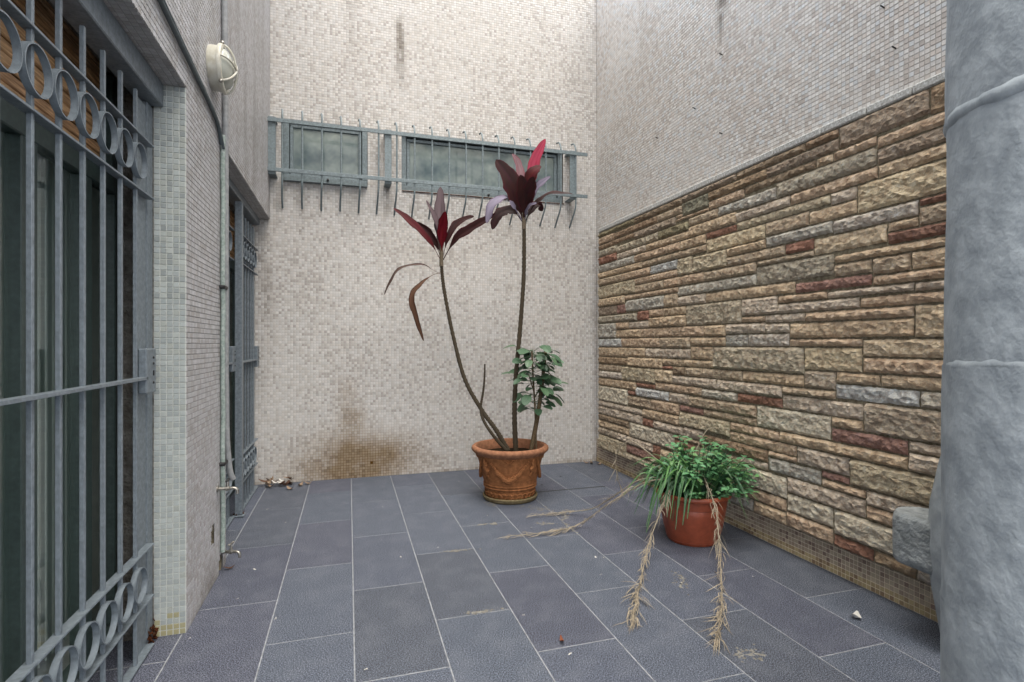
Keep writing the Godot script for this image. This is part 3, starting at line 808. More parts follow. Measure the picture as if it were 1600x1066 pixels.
	# things standing in the near room
	for q in [[1.62, 0.0, 0.55, 0.42, "stack of white boxes inside the glazed door"], [1.60, 0.425, 0.50, 0.40, ""], [1.63, 0.83, 0.52, 0.36, ""]]:
		var g2 := Geo.new()
		g2.box(Vector3(0, q[3] / 2, 0), Vector3(0.5, q[3], q[2]), 0.006)
		for k in 3:
			g2.box(Vector3(0.252, q[3] * (0.25 + 0.25 * k), 0), Vector3(0.006, 0.008, q[2] * 0.96))
		single("storage_box", g2, M.box_white, at(-1.75, -0.015 + q[1], q[0]), ["lowest white ribbed storage box of the stack inside the glazed door", "middle white ribbed storage box of the stack inside the glazed door", "topmost white ribbed storage box of the stack inside the glazed door"][0 if q[1] == 0.0 else (1 if q[1] < 0.6 else 2)], "box", "boxes stacked in the room")
	var cur := Geo.new()
	for k in 34:
		var d0 := 1.86 + k * 0.025
		cur.box(at(-1.12 + (0.012 if k % 2 == 0 else -0.012), 1.07, d0), Vector3(0.006, 1.94, 0.034), 0.0, Basis(Vector3.UP, 0.75 if k % 2 == 0 else -0.75))
	cur.tube([at(-1.12, 2.045, 1.80), at(-1.12, 2.045, 3.14)], 0.012, 8)
	var cn := part(numbered("curtain"), cur, M.curtain, self)
	tag(cn, "grey green pleated curtain hanging behind the glazed door", "curtain")
	return b

func make_gate(leaf: Node3D, d0: float, d1: float, first: float, step: float, count: int) -> void:
	# d0..d1: ends of the rails; everything in the leaf's own axes: x out of the wall, -z along it
	var bar := Geo.new()
	bar.box(Vector3.ZERO, Vector3(0.014, 2.30, 0.014), 0.0015)
	var bm := bar.mesh()
	for k in count:
		part("bar", bm, M.steel, leaf, Vector3(0, 1.165, -(first + step * k)))
	for y in [2.143, 1.920, 0.442, 0.223, 0.012]:
		var r := Geo.new()
		r.box(Vector3.ZERO, Vector3(0.034, 0.008, d1 - d0), 0.001)
		part("rail", r, M.steel, leaf, Vector3(0, y, -(d0 + d1) / 2))
	var mid := Geo.new()
	mid.box(Vector3.ZERO, Vector3(0.030, 0.012, d1 - d0 - 0.11), 0.001)
	part("rail", mid, M.steel, leaf, Vector3(0.013, 1.158, -(d0 + d1 - 0.11) / 2))
	var ring := Geo.new()
	var seg := 28
	var rad := 0.0695
	for j in seg:
		var a0 := TAU * j / seg
		var a1 := TAU * (j + 1) / seg
		var e0 := Vector3(0, sin(a0), cos(a0))
		var e1 := Vector3(0, sin(a1), cos(a1))
		var hw := Vector3(0.010, 0, 0)
		for s in [[rad, 1.0], [rad - 0.004, -1.0]]:
			var f := [ring.vert(e0 * s[0] - hw, e0 * s[1]), ring.vert(e0 * s[0] + hw, e0 * s[1]), ring.vert(e1 * s[0] + hw, e1 * s[1]), ring.vert(e1 * s[0] - hw, e1 * s[1])]
			ring.quad_i(f[0], f[1], f[2], f[3])
		for sx in [-1.0, 1.0]:
			ring.flat([e0 * rad + hw * sx, e1 * rad + hw * sx, e1 * (rad - 0.004) + hw * sx, e0 * (rad - 0.004) + hw * sx], Vector3(sx, 0, 0))
	var rm := ring.mesh()
	for k in count:
		for y in [2.031, 0.332]:
			var o := part("ring", rm, M.steel, leaf, Vector3(0.012, y, -(first + step * k)))
			o.rotation = Vector3(rng.randf_range(-0.3, 0.3), 0, rng.randfn(0, 0.01))
	for d in [d0 + 0.02, d1 - 0.055]:
		var s := Geo.new()
		s.box(Vector3.ZERO, Vector3(0.012, 2.30, 0.10 if d > d0 + 0.1 else 0.04), 0.0015)
		part("stile", s, M.steel, leaf, Vector3(-0.02, 1.165, -d))
	var lock := part("lock_box", func_lock(), M.steel, leaf, Vector3(0.012, 1.187, -(d1 - 0.072)))
	var bolt := Geo.new()
	for y in [-0.05, 0.03, 0.055]:
		bolt.ball(Vector3(0.017, y, -0.02), Vector3(0.004, 0.006, 0.006))
	bolt.box(Vector3(0.018, -0.01, -0.02), Vector3(0.004, 0.022, 0.008), 0.001)
	part("keyhole_plate", bolt, M.black, lock)

func func_lock() -> Geo:
	var g := Geo.new()
	g.box(Vector3.ZERO, Vector3(0.032, 0.185, 0.11), 0.004)
	return g

func build_gates() -> void:
	var a := thing("security_gate", "grey steel barred gate with rings on the doorway beside the green tiled pier edge", "gate", at(-0.815, 0, 0), "barred gates")
	make_gate(a, 1.125, 2.642, 1.153, 0.1472, 10)
	var b := thing("security_gate", "grey steel barred gate leaf with rings standing against the back wall", "gate", at(-0.80, 0, 0), "barred gates")
	make_gate(b, 4.475, 5.295, 4.52, 0.118, 6)
	var c := thing("security_gate", "grey steel barred gate leaf partly hidden behind the pier", "gate", at(-0.83, 0, 0), "barred gates")
	make_gate(c, 3.59, 4.405, 3.64, 0.118, 6)
	var post := Geo.new()
	post.box(Vector3(0, 1.19, 0), Vector3(0.05, 2.345, 0.05), 0.003)
	post.box(Vector3(0, 0.008, 0), Vector3(0.08, 0.012, 0.08), 0.002)
	var p := single("gate_post", post, M.steel, at(-0.79, 0.002, 4.44), "square grey steel post between the two leaves of the far gate", "post")
	var ru := Geo.new()
	for k in 14:
		ru.box(Vector3(rng.randf_range(-0.035, 0.035), 0.012 + rng.randf() * 0.012, rng.randf_range(-0.035, 0.035)), Vector3(0.004, 0.010, 0.014), 0.0, Basis(Vector3(rng.randf(), rng.randf(), rng.randf() + 0.1).normalized(), rng.randf() * 3.0))
	part("rusted_foot", ru, M.rust, p)
	var ru2 := Geo.new()
	for k in 44:
		ru2.box(Vector3(rng.randf_range(-0.012, 0.012), 0.004 + rng.randf() * rng.randf() * 0.10, rng.randf_range(-0.045, 0.035)), Vector3(0.003, rng.randf_range(0.006, 0.018), rng.randf_range(0.006, 0.016)), 0.0, Basis(Vector3(rng.randf(), rng.randf(), rng.randf() + 0.1).normalized(), rng.randf() * 3.0))
	single("rust_flakes", ru2, M.rust, at(-0.818, 0, 2.675), "flaking brown rust at the foot of the near gate jamb", "rust")

func build_back() -> void:
	var b := thing("back_wall", "tall pale mosaic tiled wall with two long windows and a brown stain at its foot", "wall")
	var g := Geo.new()
	var dd := 5.394 + 0.15
	g.box(at(0.9, 1.406, dd), Vector3(3.9, 2.812, 0.3))
	g.box(at(0.9, 4.306, dd), Vector3(3.9, 1.788, 0.3))
	for q in [[-1.05, -0.5875], [0.175, 0.5], [2.2375, 2.85]]:
		g.box(at((q[0] + q[1]) / 2, 3.112, dd), Vector3(q[1] - q[0], 0.6, 0.3))
	g.box(at(0.9, 3.1, 6.0), Vector3(3.9, 1.0, 0.1))
	g.box(at(0.9, 3.6, 5.8), Vector3(3.9, 0.1, 0.3))
	g.box(at(0.9, 2.6, 5.8), Vector3(3.9, 0.1, 0.3))
	for x in [-0.98, 2.78]:
		g.box(at(x, 3.1, 5.82), Vector3(0.1, 0.9, 0.25))
	part("wall", g, M.core, b)
	mosaic(b, at(-0.85, 0, 5.39), Vector3(1, 0, 0), Vector3(0, 1, 0), 139, 208, back_tone, back_skip, Color(0.47, 0.455, 0.435))
	for q in [[-0.5875, 0.175], [0.5, 2.2375]]:
		var c: float = (q[0] + q[1]) / 2
		var w: float = q[1] - q[0]
		var f := Geo.new()
		var d := 5.47 if w > 1.0 else 5.425
		f.box(at(c, 3.3975, d), Vector3(w, 0.028, 0.06), 0.003)
		f.box(at(c, 2.850, d), Vector3(w, 0.074, 0.06), 0.003)
		for s in [-1, 1]:
			f.box(at(c + s * (w / 2 - 0.026), 3.135, d), Vector3(0.052, 0.496, 0.06), 0.003)
		# inner sash
		f.box(at(c, 3.352, d + 0.01), Vector3(w - 0.12, 0.03, 0.04), 0.003)
		f.box(at(c, 2.905, d + 0.01), Vector3(w - 0.12, 0.03, 0.04), 0.003)
		for s in [-1, 1]:
			f.box(at(c + s * (w / 2 - 0.072), 3.129, d + 0.01), Vector3(0.03, 0.414, 0.04), 0.003)
		var win := part("window", f, M.steel_light, b)
		var p := Geo.new()
		p.box(at(c, 3.129, d + 0.012), Vector3(w - 0.175, 0.414, 0.006))
		part("pane", p, M.frosted, win)
		var st := Geo.new()
		st.box(at(c, 2.8155, d - 0.045), Vector3(w - 0.01, 0.006, 0.10))
		part("sill", st, M.rust if w > 1.0 else M.steel_light, win)
		var k := Geo.new()
		k.lathe([Vector2(0.0001, 0.02), Vector2(0.012, 0.015), Vector2(0.012, 0.0)], at(c + 0.02 * w, 2.86, d - 0.03), 10, Basis(Vector3.RIGHT, PI / 2))
		part("catch", k, M.black, win)
	var gr := thing("window_grille", "grey steel grille of thin curved bars across both windows of the back wall", "grille", at(0.86, 2.85, 5.22))
	for y in [3.314, 2.868]:
		var r := Geo.new()
		r.box(Vector3.ZERO, Vector3(3.145, 0.036, 0.012), 0.002)
		part("rail", r, M.steel_light, gr, at(0.864, y, 5.22) - gr.position)
	for k in 18:
		var x := -0.577 + k * (2.307 + 0.577) / 17.0
		var top := 3.432 + rng.randf_range(-0.005, 0.005)
		var low := 2.56 + rng.randf_range(-0.012, 0.012)
		var pts := [at(x - 0.012, low, 5.377), at(x - 0.010, low + 0.07, 5.315), at(x - 0.003, low + 0.17, 5.243), at(x, low + 0.26, 5.232), at(x, 3.0, 5.232), at(x, 3.30, 5.232), at(x, top - 0.06, 5.238), at(x - 0.004, top, 5.275), at(x - 0.01, top + 0.012, 5.33)]
		var sm := spline(pts, 4)
		var t := Geo.new()
		var loc := []
		for p in sm:
			loc.append(p - gr.position)
		t.tube(loc, 0.009, 8)
		part("bar", t, M.steel_light, gr)
	for x in [-0.665, 0.36, 2.275]:
		var pl := Geo.new()
		pl.box(at(x, 3.09, 5.245) - gr.position, Vector3(0.065, 0.52, 0.012), 0.002)
		for y in [3.34, 2.84]:
			pl.box(at(x, y, 5.315) - gr.position, Vector3(0.065, 0.012, 0.145), 0.002)
		part("bracket", pl, M.steel_light, gr)

func stone_mesh(w: float, h: float, sd: float) -> Geo:
	# a split-faced block: x points out of the wall (towards -x in the world), z along it
	var g := Geo.new()
	var nu := clampi(int(w / 0.016), 4, 44)
	var nv := clampi(int(h / 0.013), 3, 12)
	var grid := []
	var lift := 0.009 + 0.010 * rng.randf()
	for j in nv + 1:
		var row := []
		for i in nu + 1:
			var a := float(i) / nu
			var b := float(j) / nv
			if i > 0 and i < nu:
				a += rng.randf_range(-0.3, 0.3) / nu
			if j > 0 and j < nv:
				b += rng.randf_range(-0.3, 0.3) / nv
			var z := (a - 0.5) * w
			var y := (b - 0.5) * h
			var e := minf(minf(a, 1.0 - a) * w, minf(b, 1.0 - b) * h)
			var edge := smoothstep(0.0, 0.011, e)
			var r: float = rough.get_noise_3d(z * 900.0 + sd * 300.0, y * 1700.0 + z * 500.0, sd * 90.0)
			var r2: float = rough.get_noise_3d(z * 260.0, y * 420.0 + sd * 500.0, sd * 50.0)
			var out := 0.010 + edge * (lift + 0.010 * r + 0.012 * r2 + rng.randf_range(-0.0012, 0.0012))
			if edge < 0.01:
				y += rng.randf_range(-0.0025, 0.0025)
				z += rng.randf_range(-0.0025, 0.0025)
			row.append(Vector3(-maxf(out, 0.004), y, z))
		grid.append(row)
	for j in nv:
		for i in nu:
			var p := [grid[j][i], grid[j][i + 1], grid[j + 1][i + 1], grid[j + 1][i]]
			if (i + j) % 2 == 0:
				g.flat([p[0], p[1], p[2]], Vector3(-1, 0, 0))
				g.flat([p[0], p[2], p[3]], Vector3(-1, 0, 0))
			else:
				g.flat([p[0], p[1], p[3]], Vector3(-1, 0, 0))
				g.flat([p[1], p[2], p[3]], Vector3(-1, 0, 0))
	var hh := Vector3(0, h / 2, w / 2)
	var border := []
	for i in nu + 1:
		border.append(grid[0][i])
	for j in range(1, nv + 1):
		border.append(grid[j][nu])
	for i in range(nu - 1, -1, -1):
		border.append(grid[nv][i])
	for j in range(nv - 1, -1, -1):
		border.append(grid[j][0])
	for k in border.size() - 1:
		var a: Vector3 = border[k]
		var b: Vector3 = border[k + 1]
		g.flat([a, b, Vector3(0.022, b.y, b.z), Vector3(0.022, a.y, a.z)], Vector3(0, (a.y + b.y) / hh.y, (a.z + b.z) / hh.z))
	return g

func build_right() -> void:
	var b := thing("right_wall", "tall beige mosaic tiled wall that rises above the stone facing", "wall")
	var g := Geo.new()
	g.box(at(2.78, 2.6, 2.6), Vector3(0.3, 5.2, 5.58))
	part("wall", g, M.core, b)
	mosaic(b, at(2.625, 0, 5.385) + Vector3(0, 0, 0), Vector3(0, 0, 1), Vector3(0, 1, 0), 215, 208, func(a, y): return right_tone(5.385 - a, y), func(a, y): return right_skip(5.385 - a, y), Color(0.45, 0.435, 0.415))
	for q in [[3.30, 3.42], [4.15, 3.12], [3.62, 3.16], [3.30, 2.84], [2.06, 3.02], [2.0, 2.78]]:
		var nl := Geo.new()
		nl.tube([Vector3.ZERO, Vector3(-0.03, 0.004, 0.003)], 0.004, 6)
		part("nail", nl, M.black, b, at(2.624, q[1], q[0]))
	var s := thing("stone_wall", "facing of split sandstone blocks in buff, cream, grey and red with olive mortar", "stone wall", at(2.625, 0.175, 5.245))
	var mo := Geo.new()
	mo.box(at(2.6045, 1.3325, 2.9225) - s.position, Vector3(0.041, 2.315, 4.645))
	part("mortar", mo, M.mortar, s)
	for k in STONES.size():
		var q: Array = STONES[k]
		var d0: float = q[0] / 1000.0 + 0.0045
		var d1: float = q[1] / 1000.0 - 0.0045
		var y0: float = q[2] / 1000.0 + 0.0055
		var y1: float = q[3] / 1000.0 - 0.0055
		var key: String = q[4]
		part("stone", stone_mesh(d1 - d0, y1 - y0, k * 1.37), M.stone[key][rng.randi() % 4], s, at(2.590, (y0 + y1) / 2, (d0 + d1) / 2) - s.position)
	var d := 0.62
	while d < 5.2:
		var w := minf(rng.randf_range(0.18, 0.42), 5.245 - d)
		var cp := Geo.new()
		cp.box(Vector3.ZERO, Vector3(0.050, 0.044, w - 0.003), 0.007, Basis(Vector3(0, 0, 1), rng.randf_range(-0.04, 0.04)))
		part("coping", cp, M.coping, s, at(2.596 + rng.randf_range(-0.003, 0.003), 2.514 + rng.randf_range(-0.002, 0.002), d + w / 2) - s.position)
		d += w

func build_column() -> void:
	var c := thing("concrete_column", "thick round concrete column painted blue grey, ringed by casting seams", "column", at(1.616, 0, 0.734))
	# six cast lifts that do not quite meet, with slanting seams between them
	var seams := [[0.0, 0.0], [0.66, 0.10], [1.245, 0.02], [1.845, -0.03], [2.45, 0.03], [3.6, 0.0], [5.2, 0.0]]
	for k in seams.size() - 1:
		var g := Geo.new()
		var sides := 72
		var rows := 26
		var ids := []
		var rad: float = [0.300, 0.298, 0.293, 0.295, 0.294, 0.295][k]
		for j in rows + 1:
			var row := []
			for i in sides + 1:
				var w := TAU * i / sides
				var slope0: float = seams[k][1] * 0.3 * sin(w - 1.1)
				var slope1: float = seams[k + 1][1] * 0.3 * sin(w - 1.1)
				var y0: float = seams[k][0] + slope0
				var y1: float = seams[k + 1][0] + slope1
				var t := float(j) / rows
				var e := Vector3(cos(w), 0, sin(w))
				var r := rad + 0.0035 * patch.get_noise_3d(cos(w) * 40.0, (y0 + y1) * 30.0 * t, sin(w) * 40.0)
				r += 0.010 * rough.get_noise_3d(cos(w) * 22.0, lerpf(y0, y1, t) * 14.0, sin(w) * 22.0)
				r += 0.0035 * patch.get_noise_3d(cos(w) * 260.0, lerpf(y0, y1, t) * 160.0, sin(w) * 260.0)
				if k > 0 and j == 0:
					r += 0.003 + 0.004 * patch.get_noise_2d(i * 60.0, k * 99.0)
				if k > 0 and j == 1:
					r += 0.002
				row.append(g.vert(e * r + Vector3.UP * lerpf(y0 if k else 0.0, y1, t if j > 1 else t * 0.35), e))
			ids.append(row)
		for j in rows:
			for i in sides:
				g.quad_i(ids[j][i], ids[j][i + 1], ids[j + 1][i + 1], ids[j + 1][i])
		for i in sides:
			# close the lip of each lift against the core
			var p0: Vector3 = g.v[ids[0][i]]
			var p1: Vector3 = g.v[ids[0][i + 1]]
			g.flat([p0, p1, Vector3(p1.x * 0.9, p1.y + 0.012, p1.z * 0.9), Vector3(p0.x * 0.9, p0.y + 0.012, p0.z * 0.9)], Vector3.DOWN)
		part("cast_drum", g, M.concrete, c)
	for k in range(1, 5):
		# a lumpy bead of cement squeezed out at each casting joint
		var loop := []
		var thick := []
		for i in 145:
			var w := TAU * i / 144.0
			var r := 0.2755 + 0.003 * patch.get_noise_2d(i * 9.0, k * 37.0)
			loop.append(Vector3(cos(w) * r, seams[k][0] + seams[k][1] * 0.3 * sin(w - 1.1) + 0.008 * patch.get_noise_2d(i * 8.0, k * 70.0), sin(w) * r))
			thick.append(0.0235 + 0.003 * patch.get_noise_2d(i * 14.0, k * 11.0))
		var bead := Geo.new()
		bead.tube(loop, thick, 14, false)
		part("joint_bead", bead, M.concrete, c)
	var core := Geo.new()
	core.lathe([Vector2(0.27, 0.0), Vector2(0.27, 5.2), Vector2(0.0001, 5.2)], Vector3.ZERO, 32)
	part("core", core, M.grime, c)
	var s := thing("concrete_seat", "short rough concrete shelf with a rounded nose on a bulging pedestal beside the column", "seat", at(2.455, 0, 1.56))
	var p := Geo.new()
	p.lathe([Vector2(0.085, 0.0), Vector2(0.10, 0.1), Vector2(0.128, 0.28), Vector2(0.14, 0.45), Vector2(0.132, 0.62), Vector2(0.10, 0.80), Vector2(0.075, 0.90), Vector2(0.0001, 0.90)], Vector3.ZERO, 36)
	part("pedestal", p, M.concrete, s)
	var l := Geo.new()
	var prof := []
	for k in 11:
		var w := PI * k / 10.0
		prof.append(Vector2(-cos(w) * 0.105, -0.11 - sin(w) * 0.075))
	var rings := []
	var levels := [[0.322, 0.90], [0.335, 0.97], [0.35, 1.0], [0.51, 1.0], [0.53, 0.97], [0.545, 0.88]]
	for lv in levels:
		var row := []
		for q in prof:
			row.append(Vector3(q.x * lv[1] - 0.01 + patch.get_noise_2d(q.x * 800.0, lv[0] * 900.0) * 0.004, lv[0], (q.y + 0.02) * (0.6 + 0.4 * lv[1]) - 0.12))
		row.push_front(Vector3(-0.105 * lv[1] - 0.01, lv[0], 0.1))
		row.append(Vector3(0.105 * lv[1] - 0.01, lv[0], 0.1))
		rings.append(row)
	for k in rings.size() - 1:
		for i in rings[k].size() - 1:
			var a: Vector3 = rings[k][i]
			var bq: Vector3 = rings[k][i + 1]
			var mid := (a + bq) / 2
			l.flat([a, bq, rings[k + 1][i + 1], rings[k + 1][i]], Vector3(mid.x + 0.01, 0.0 if k in [1, 2, 3] else (mid.y - 0.43) * 1.5, mid.z + 0.1))
	l.flat(rings[-1], Vector3.UP)
	l.flat(rings[0], Vector3.DOWN)
	part("shelf", l, M.concrete_pale, s)

# ------------------------------------------------------------------ fittings
func build_fittings() -> void:
	var lamp := thing("bulkhead_light", "round white caged bulkhead lamp, unlit, fixed high on the grey pier", "lamp", at(-0.698, 2.76, 3.17))
	var side := Basis(Vector3(0, 0, 1), -PI / 2)
	var g := Geo.new()
	g.lathe([Vector2(0.118, 0.0), Vector2(0.122, 0.01), Vector2(0.122, 0.055), Vector2(0.112, 0.062)], Vector3.ZERO, 32, side)
	part("base", g, M.white_enamel, lamp)
	g = Geo.new()
	g.lathe([Vector2(0.112, 0.055), Vector2(0.134, 0.055), Vector2(0.136, 0.064), Vector2(0.132, 0.076), Vector2(0.116, 0.079), Vector2(0.108, 0.072)], Vector3.ZERO, 36, side)
	part("rim", g, M.white_enamel, lamp)
	g = Geo.new()
	var prof := []
	for k in 12:
		var w := PI / 2 * k / 11.0
		prof.append(Vector2(0.110 * cos(w) + 0.0002 + (0.0012 if k % 2 else 0.0), 0.066 + 0.058 * sin(w)))
	g.lathe(prof, Vector3.ZERO, 36, side)
	part("lens", g, M.lens, lamp)
	for k in 3:
		g = Geo.new()
		var pts := []
		for j in 15:
			var w := PI * j / 14.0
			pts.append(Basis(Vector3.RIGHT, PI * k / 3.0 + 0.35) * Vector3(0.070 + 0.066 * sin(w), cos(w) * 0.128, 0))
		g.tube(pts, 0.006, 8)
		part("cage_bar", g, M.white_enamel, lamp)
	for k in 3:
		g = Geo.new()
		g.ball(Basis(Vector3.RIGHT, TAU * k / 3.0 + 0.35) * Vector3(0.07, 0.138, 0), Vector3(0.012, 0.012, 0.01))
		part("clip", g, M.chrome, lamp)
	lamp.scale = Vector3(0.9, 0.92, 0.92)
	g = Geo.new()
	g.tube(spline([Vector3(0, 5.45, 0.11), Vector3(0, 4.0, 0.06), Vector3(0, 2.5, 0), Vector3(0, 1.0, -0.01), Vector3(0.012, 0.60, -0.03), Vector3(0.03, 0.50, -0.05)], 6), 0.0165, 10)
	single("conduit", g, M.plastic_grey, at(-0.680, 0.005, 3.425), "long grey plastic conduit running down the edge of the pier", "pipe")
	g = Geo.new()
	var pts := []
	for k in 30:
		pts.append(Vector3(0.001 * sin(k * 1.7), 2.48 - 2.36 * k / 29.0, 0.004 * sin(k * 0.9)))
	g.tube(pts, 0.0125, 10)
	var cp := single("copper_pipe", g, M.copper, at(-0.683, 0, 3.375), "old copper pipe with green patina beside the grey conduit", "pipe")
	for y in [1.62, 0.62]:
		g = Geo.new()
		g.box(Vector3(0.0, y, -0.018), Vector3(0.034, 0.022, 0.085), 0.006)
		part("clamp", g, M.black, cp)
	g = Geo.new()
	g.tube(spline([Vector3(0, 2.78, 0.9), Vector3(0, 2.66, 0.4), Vector3(0.004, 2.60, 0.0), Vector3(0.004, 2.565, -0.35), Vector3(0.003, 2.535, -0.7), Vector3(0.003, 2.50, -0.92), Vector3(0.002, 2.42, -1.02)], 6), 0.011, 8)
	g.tube(spline([Vector3(0, 2.81, 0.9), Vector3(0, 2.69, 0.4), Vector3(0.004, 2.625, 0.0), Vector3(0.004, 2.585, -0.35), Vector3(0.003, 2.55, -0.7), Vector3(0.003, 2.51, -0.93), Vector3(0.012, 2.40, -1.03)], 6), 0.007, 8)
	single("cable", g, M.cable, at(-0.687, 0, 2.33), "dark twin cable sagging across the tiles above the near doorway", "cable")
	for q in [[3.30, 0.495, "chrome garden tap high on the pier beside the copper pipe", 0.0], [3.42, 0.105, "small chrome tap low on the pier just above the paving", 0.3]]:
		var t := thing("garden_tap", q[2], "tap", at(-0.697, q[1], q[0]), "taps on the pier")
		g = Geo.new()
		g.lathe([Vector2(0.022, 0), Vector2(0.022, 0.008), Vector2(0.012, 0.012), Vector2(0.011, 0.05), Vector2(0.016, 0.055), Vector2(0.016, 0.075), Vector2(0.011, 0.08)], Vector3.ZERO, 14, side)
		g.tube(spline([Vector3(0.075, 0, 0), Vector3(0.105, 0.0, 0), Vector3(0.125, -0.012, 0), Vector3(0.128, -0.04, 0)], 4), 0.010, 10)
		g.lathe([Vector2(0.010, 0), Vector2(0.009, 0.03), Vector2(0.006, 0.045)], Vector3(0.066, 0.008, 0), 10)
		part("body", g, M.chrome, t)
		g = Geo.new()
		g.box(Vector3(0.066, 0.058, 0), Vector3(0.014, 0.012, 0.055), 0.004)
		g.ball(Vector3(0.066, 0.058, 0.028), Vector3(0.01, 0.008, 0.01))
		g.ball(Vector3(0.066, 0.058, -0.028), Vector3(0.01, 0.008, 0.01))
		part("handle", g, M.black if q[3] == 0.0 else M.chrome, t)
		t.rotation.y = -q[3]
		t.scale = Vector3.ONE * 0.8

# ------------------------------------------------------------------ pots and plants
# blade, streak and margin colours of the purple leaves
const LEAF_TONES := {
	"dark": [Color(0.018, 0.007, 0.007), Color(0.034, 0.011, 0.012), Color(0.06, 0.012, 0.016)],
	"dark_red": [Color(0.032, 0.008, 0.009), Color(0.085, 0.009, 0.014), Color(0.020, 0.008, 0.009)],
	"grey": [Color(0.072, 0.052, 0.058), Color(0.115, 0.082, 0.090), Color(0.035, 0.018, 0.022)],
	"red": [Color(0.085, 0.006, 0.009), Color(0.16, 0.010, 0.018), Color(0.035, 0.006, 0.008)],
	"red_dark": [Color(0.032, 0.006, 0.006), Color(0.065, 0.008, 0.009), Color(0.018, 0.006, 0.006)],
	"pink": [Color(0.22, 0.014, 0.040), Color(0.30, 0.038, 0.070), Color(0.18, 0.010, 0.024)],
	"rose": [Color(0.13, 0.055, 0.065), Color(0.22, 0.14, 0.155), Color(0.20, 0.02, 0.04)],
	"lavender": [Color(0.125, 0.11, 0.155), Color(0.175, 0.155, 0.205), Color(0.07, 0.045, 0.07)],
	"withered": [Color(0.045, 0.022, 0.022), Color(0.11, 0.075, 0.06), Color(0.025, 0.012, 0.014)],
	"brown": [Color(0.065, 0.032, 0.021), Color(0.12, 0.062, 0.038), Color(0.028, 0.012, 0.009)],
}

func blade(g: Geo, path: Array, halves: Array, face: Vector3, tones: Array) -> void:
	# a long leaf with a keel, a wavy margin and streaks along its length
	var k := path.size()
	var ids := []
	var sd := rng.randf() * 900.0
	for i in k:
		var t: Vector3 = (path[mini(i + 1, k - 1)] - path[maxi(i - 1, 0)]).normalized()
		var across := t.cross(face).normalized()
		var m := across.cross(t).normalized()
		var row := []
		for j in range(-4, 5):
			var u := j / 4.0
			var w: float = halves[i] * (1.0 + 0.06 * sin(i * 1.1 + sd + signf(u)))
			var rise := w * (0.34 * absf(u) - 0.12 * u * u) + 0.10 * w * sin(i * 0.9 + sd * 2.0 + u) * u * u
			var streaks := 0.5 + 0.9 * patch.get_noise_2d(j * 140.0 + sd, i * 9.0 + sd)
			var edge := smoothstep(0.7, 1.0, absf(u))
			var c: Color = tones[0].lerp(tones[1], clampf(streaks, 0.0, 1.0)).lerp(tones[2], edge * 0.8)
			if j == 0:
				c = c.lerp(tones[1], 0.6)
			g.col = c
			row.append(g.vert(path[i] + across * w * u + m * rise, (m - across * signf(u) * (0.34 - 0.24 * absf(u))).normalized()))
		ids.append(row)
	for i in k - 1:
		for j in 8:
			g.quad_i(ids[i][j], ids[i][j + 1], ids[i + 1][j + 1], ids[i + 1][j])

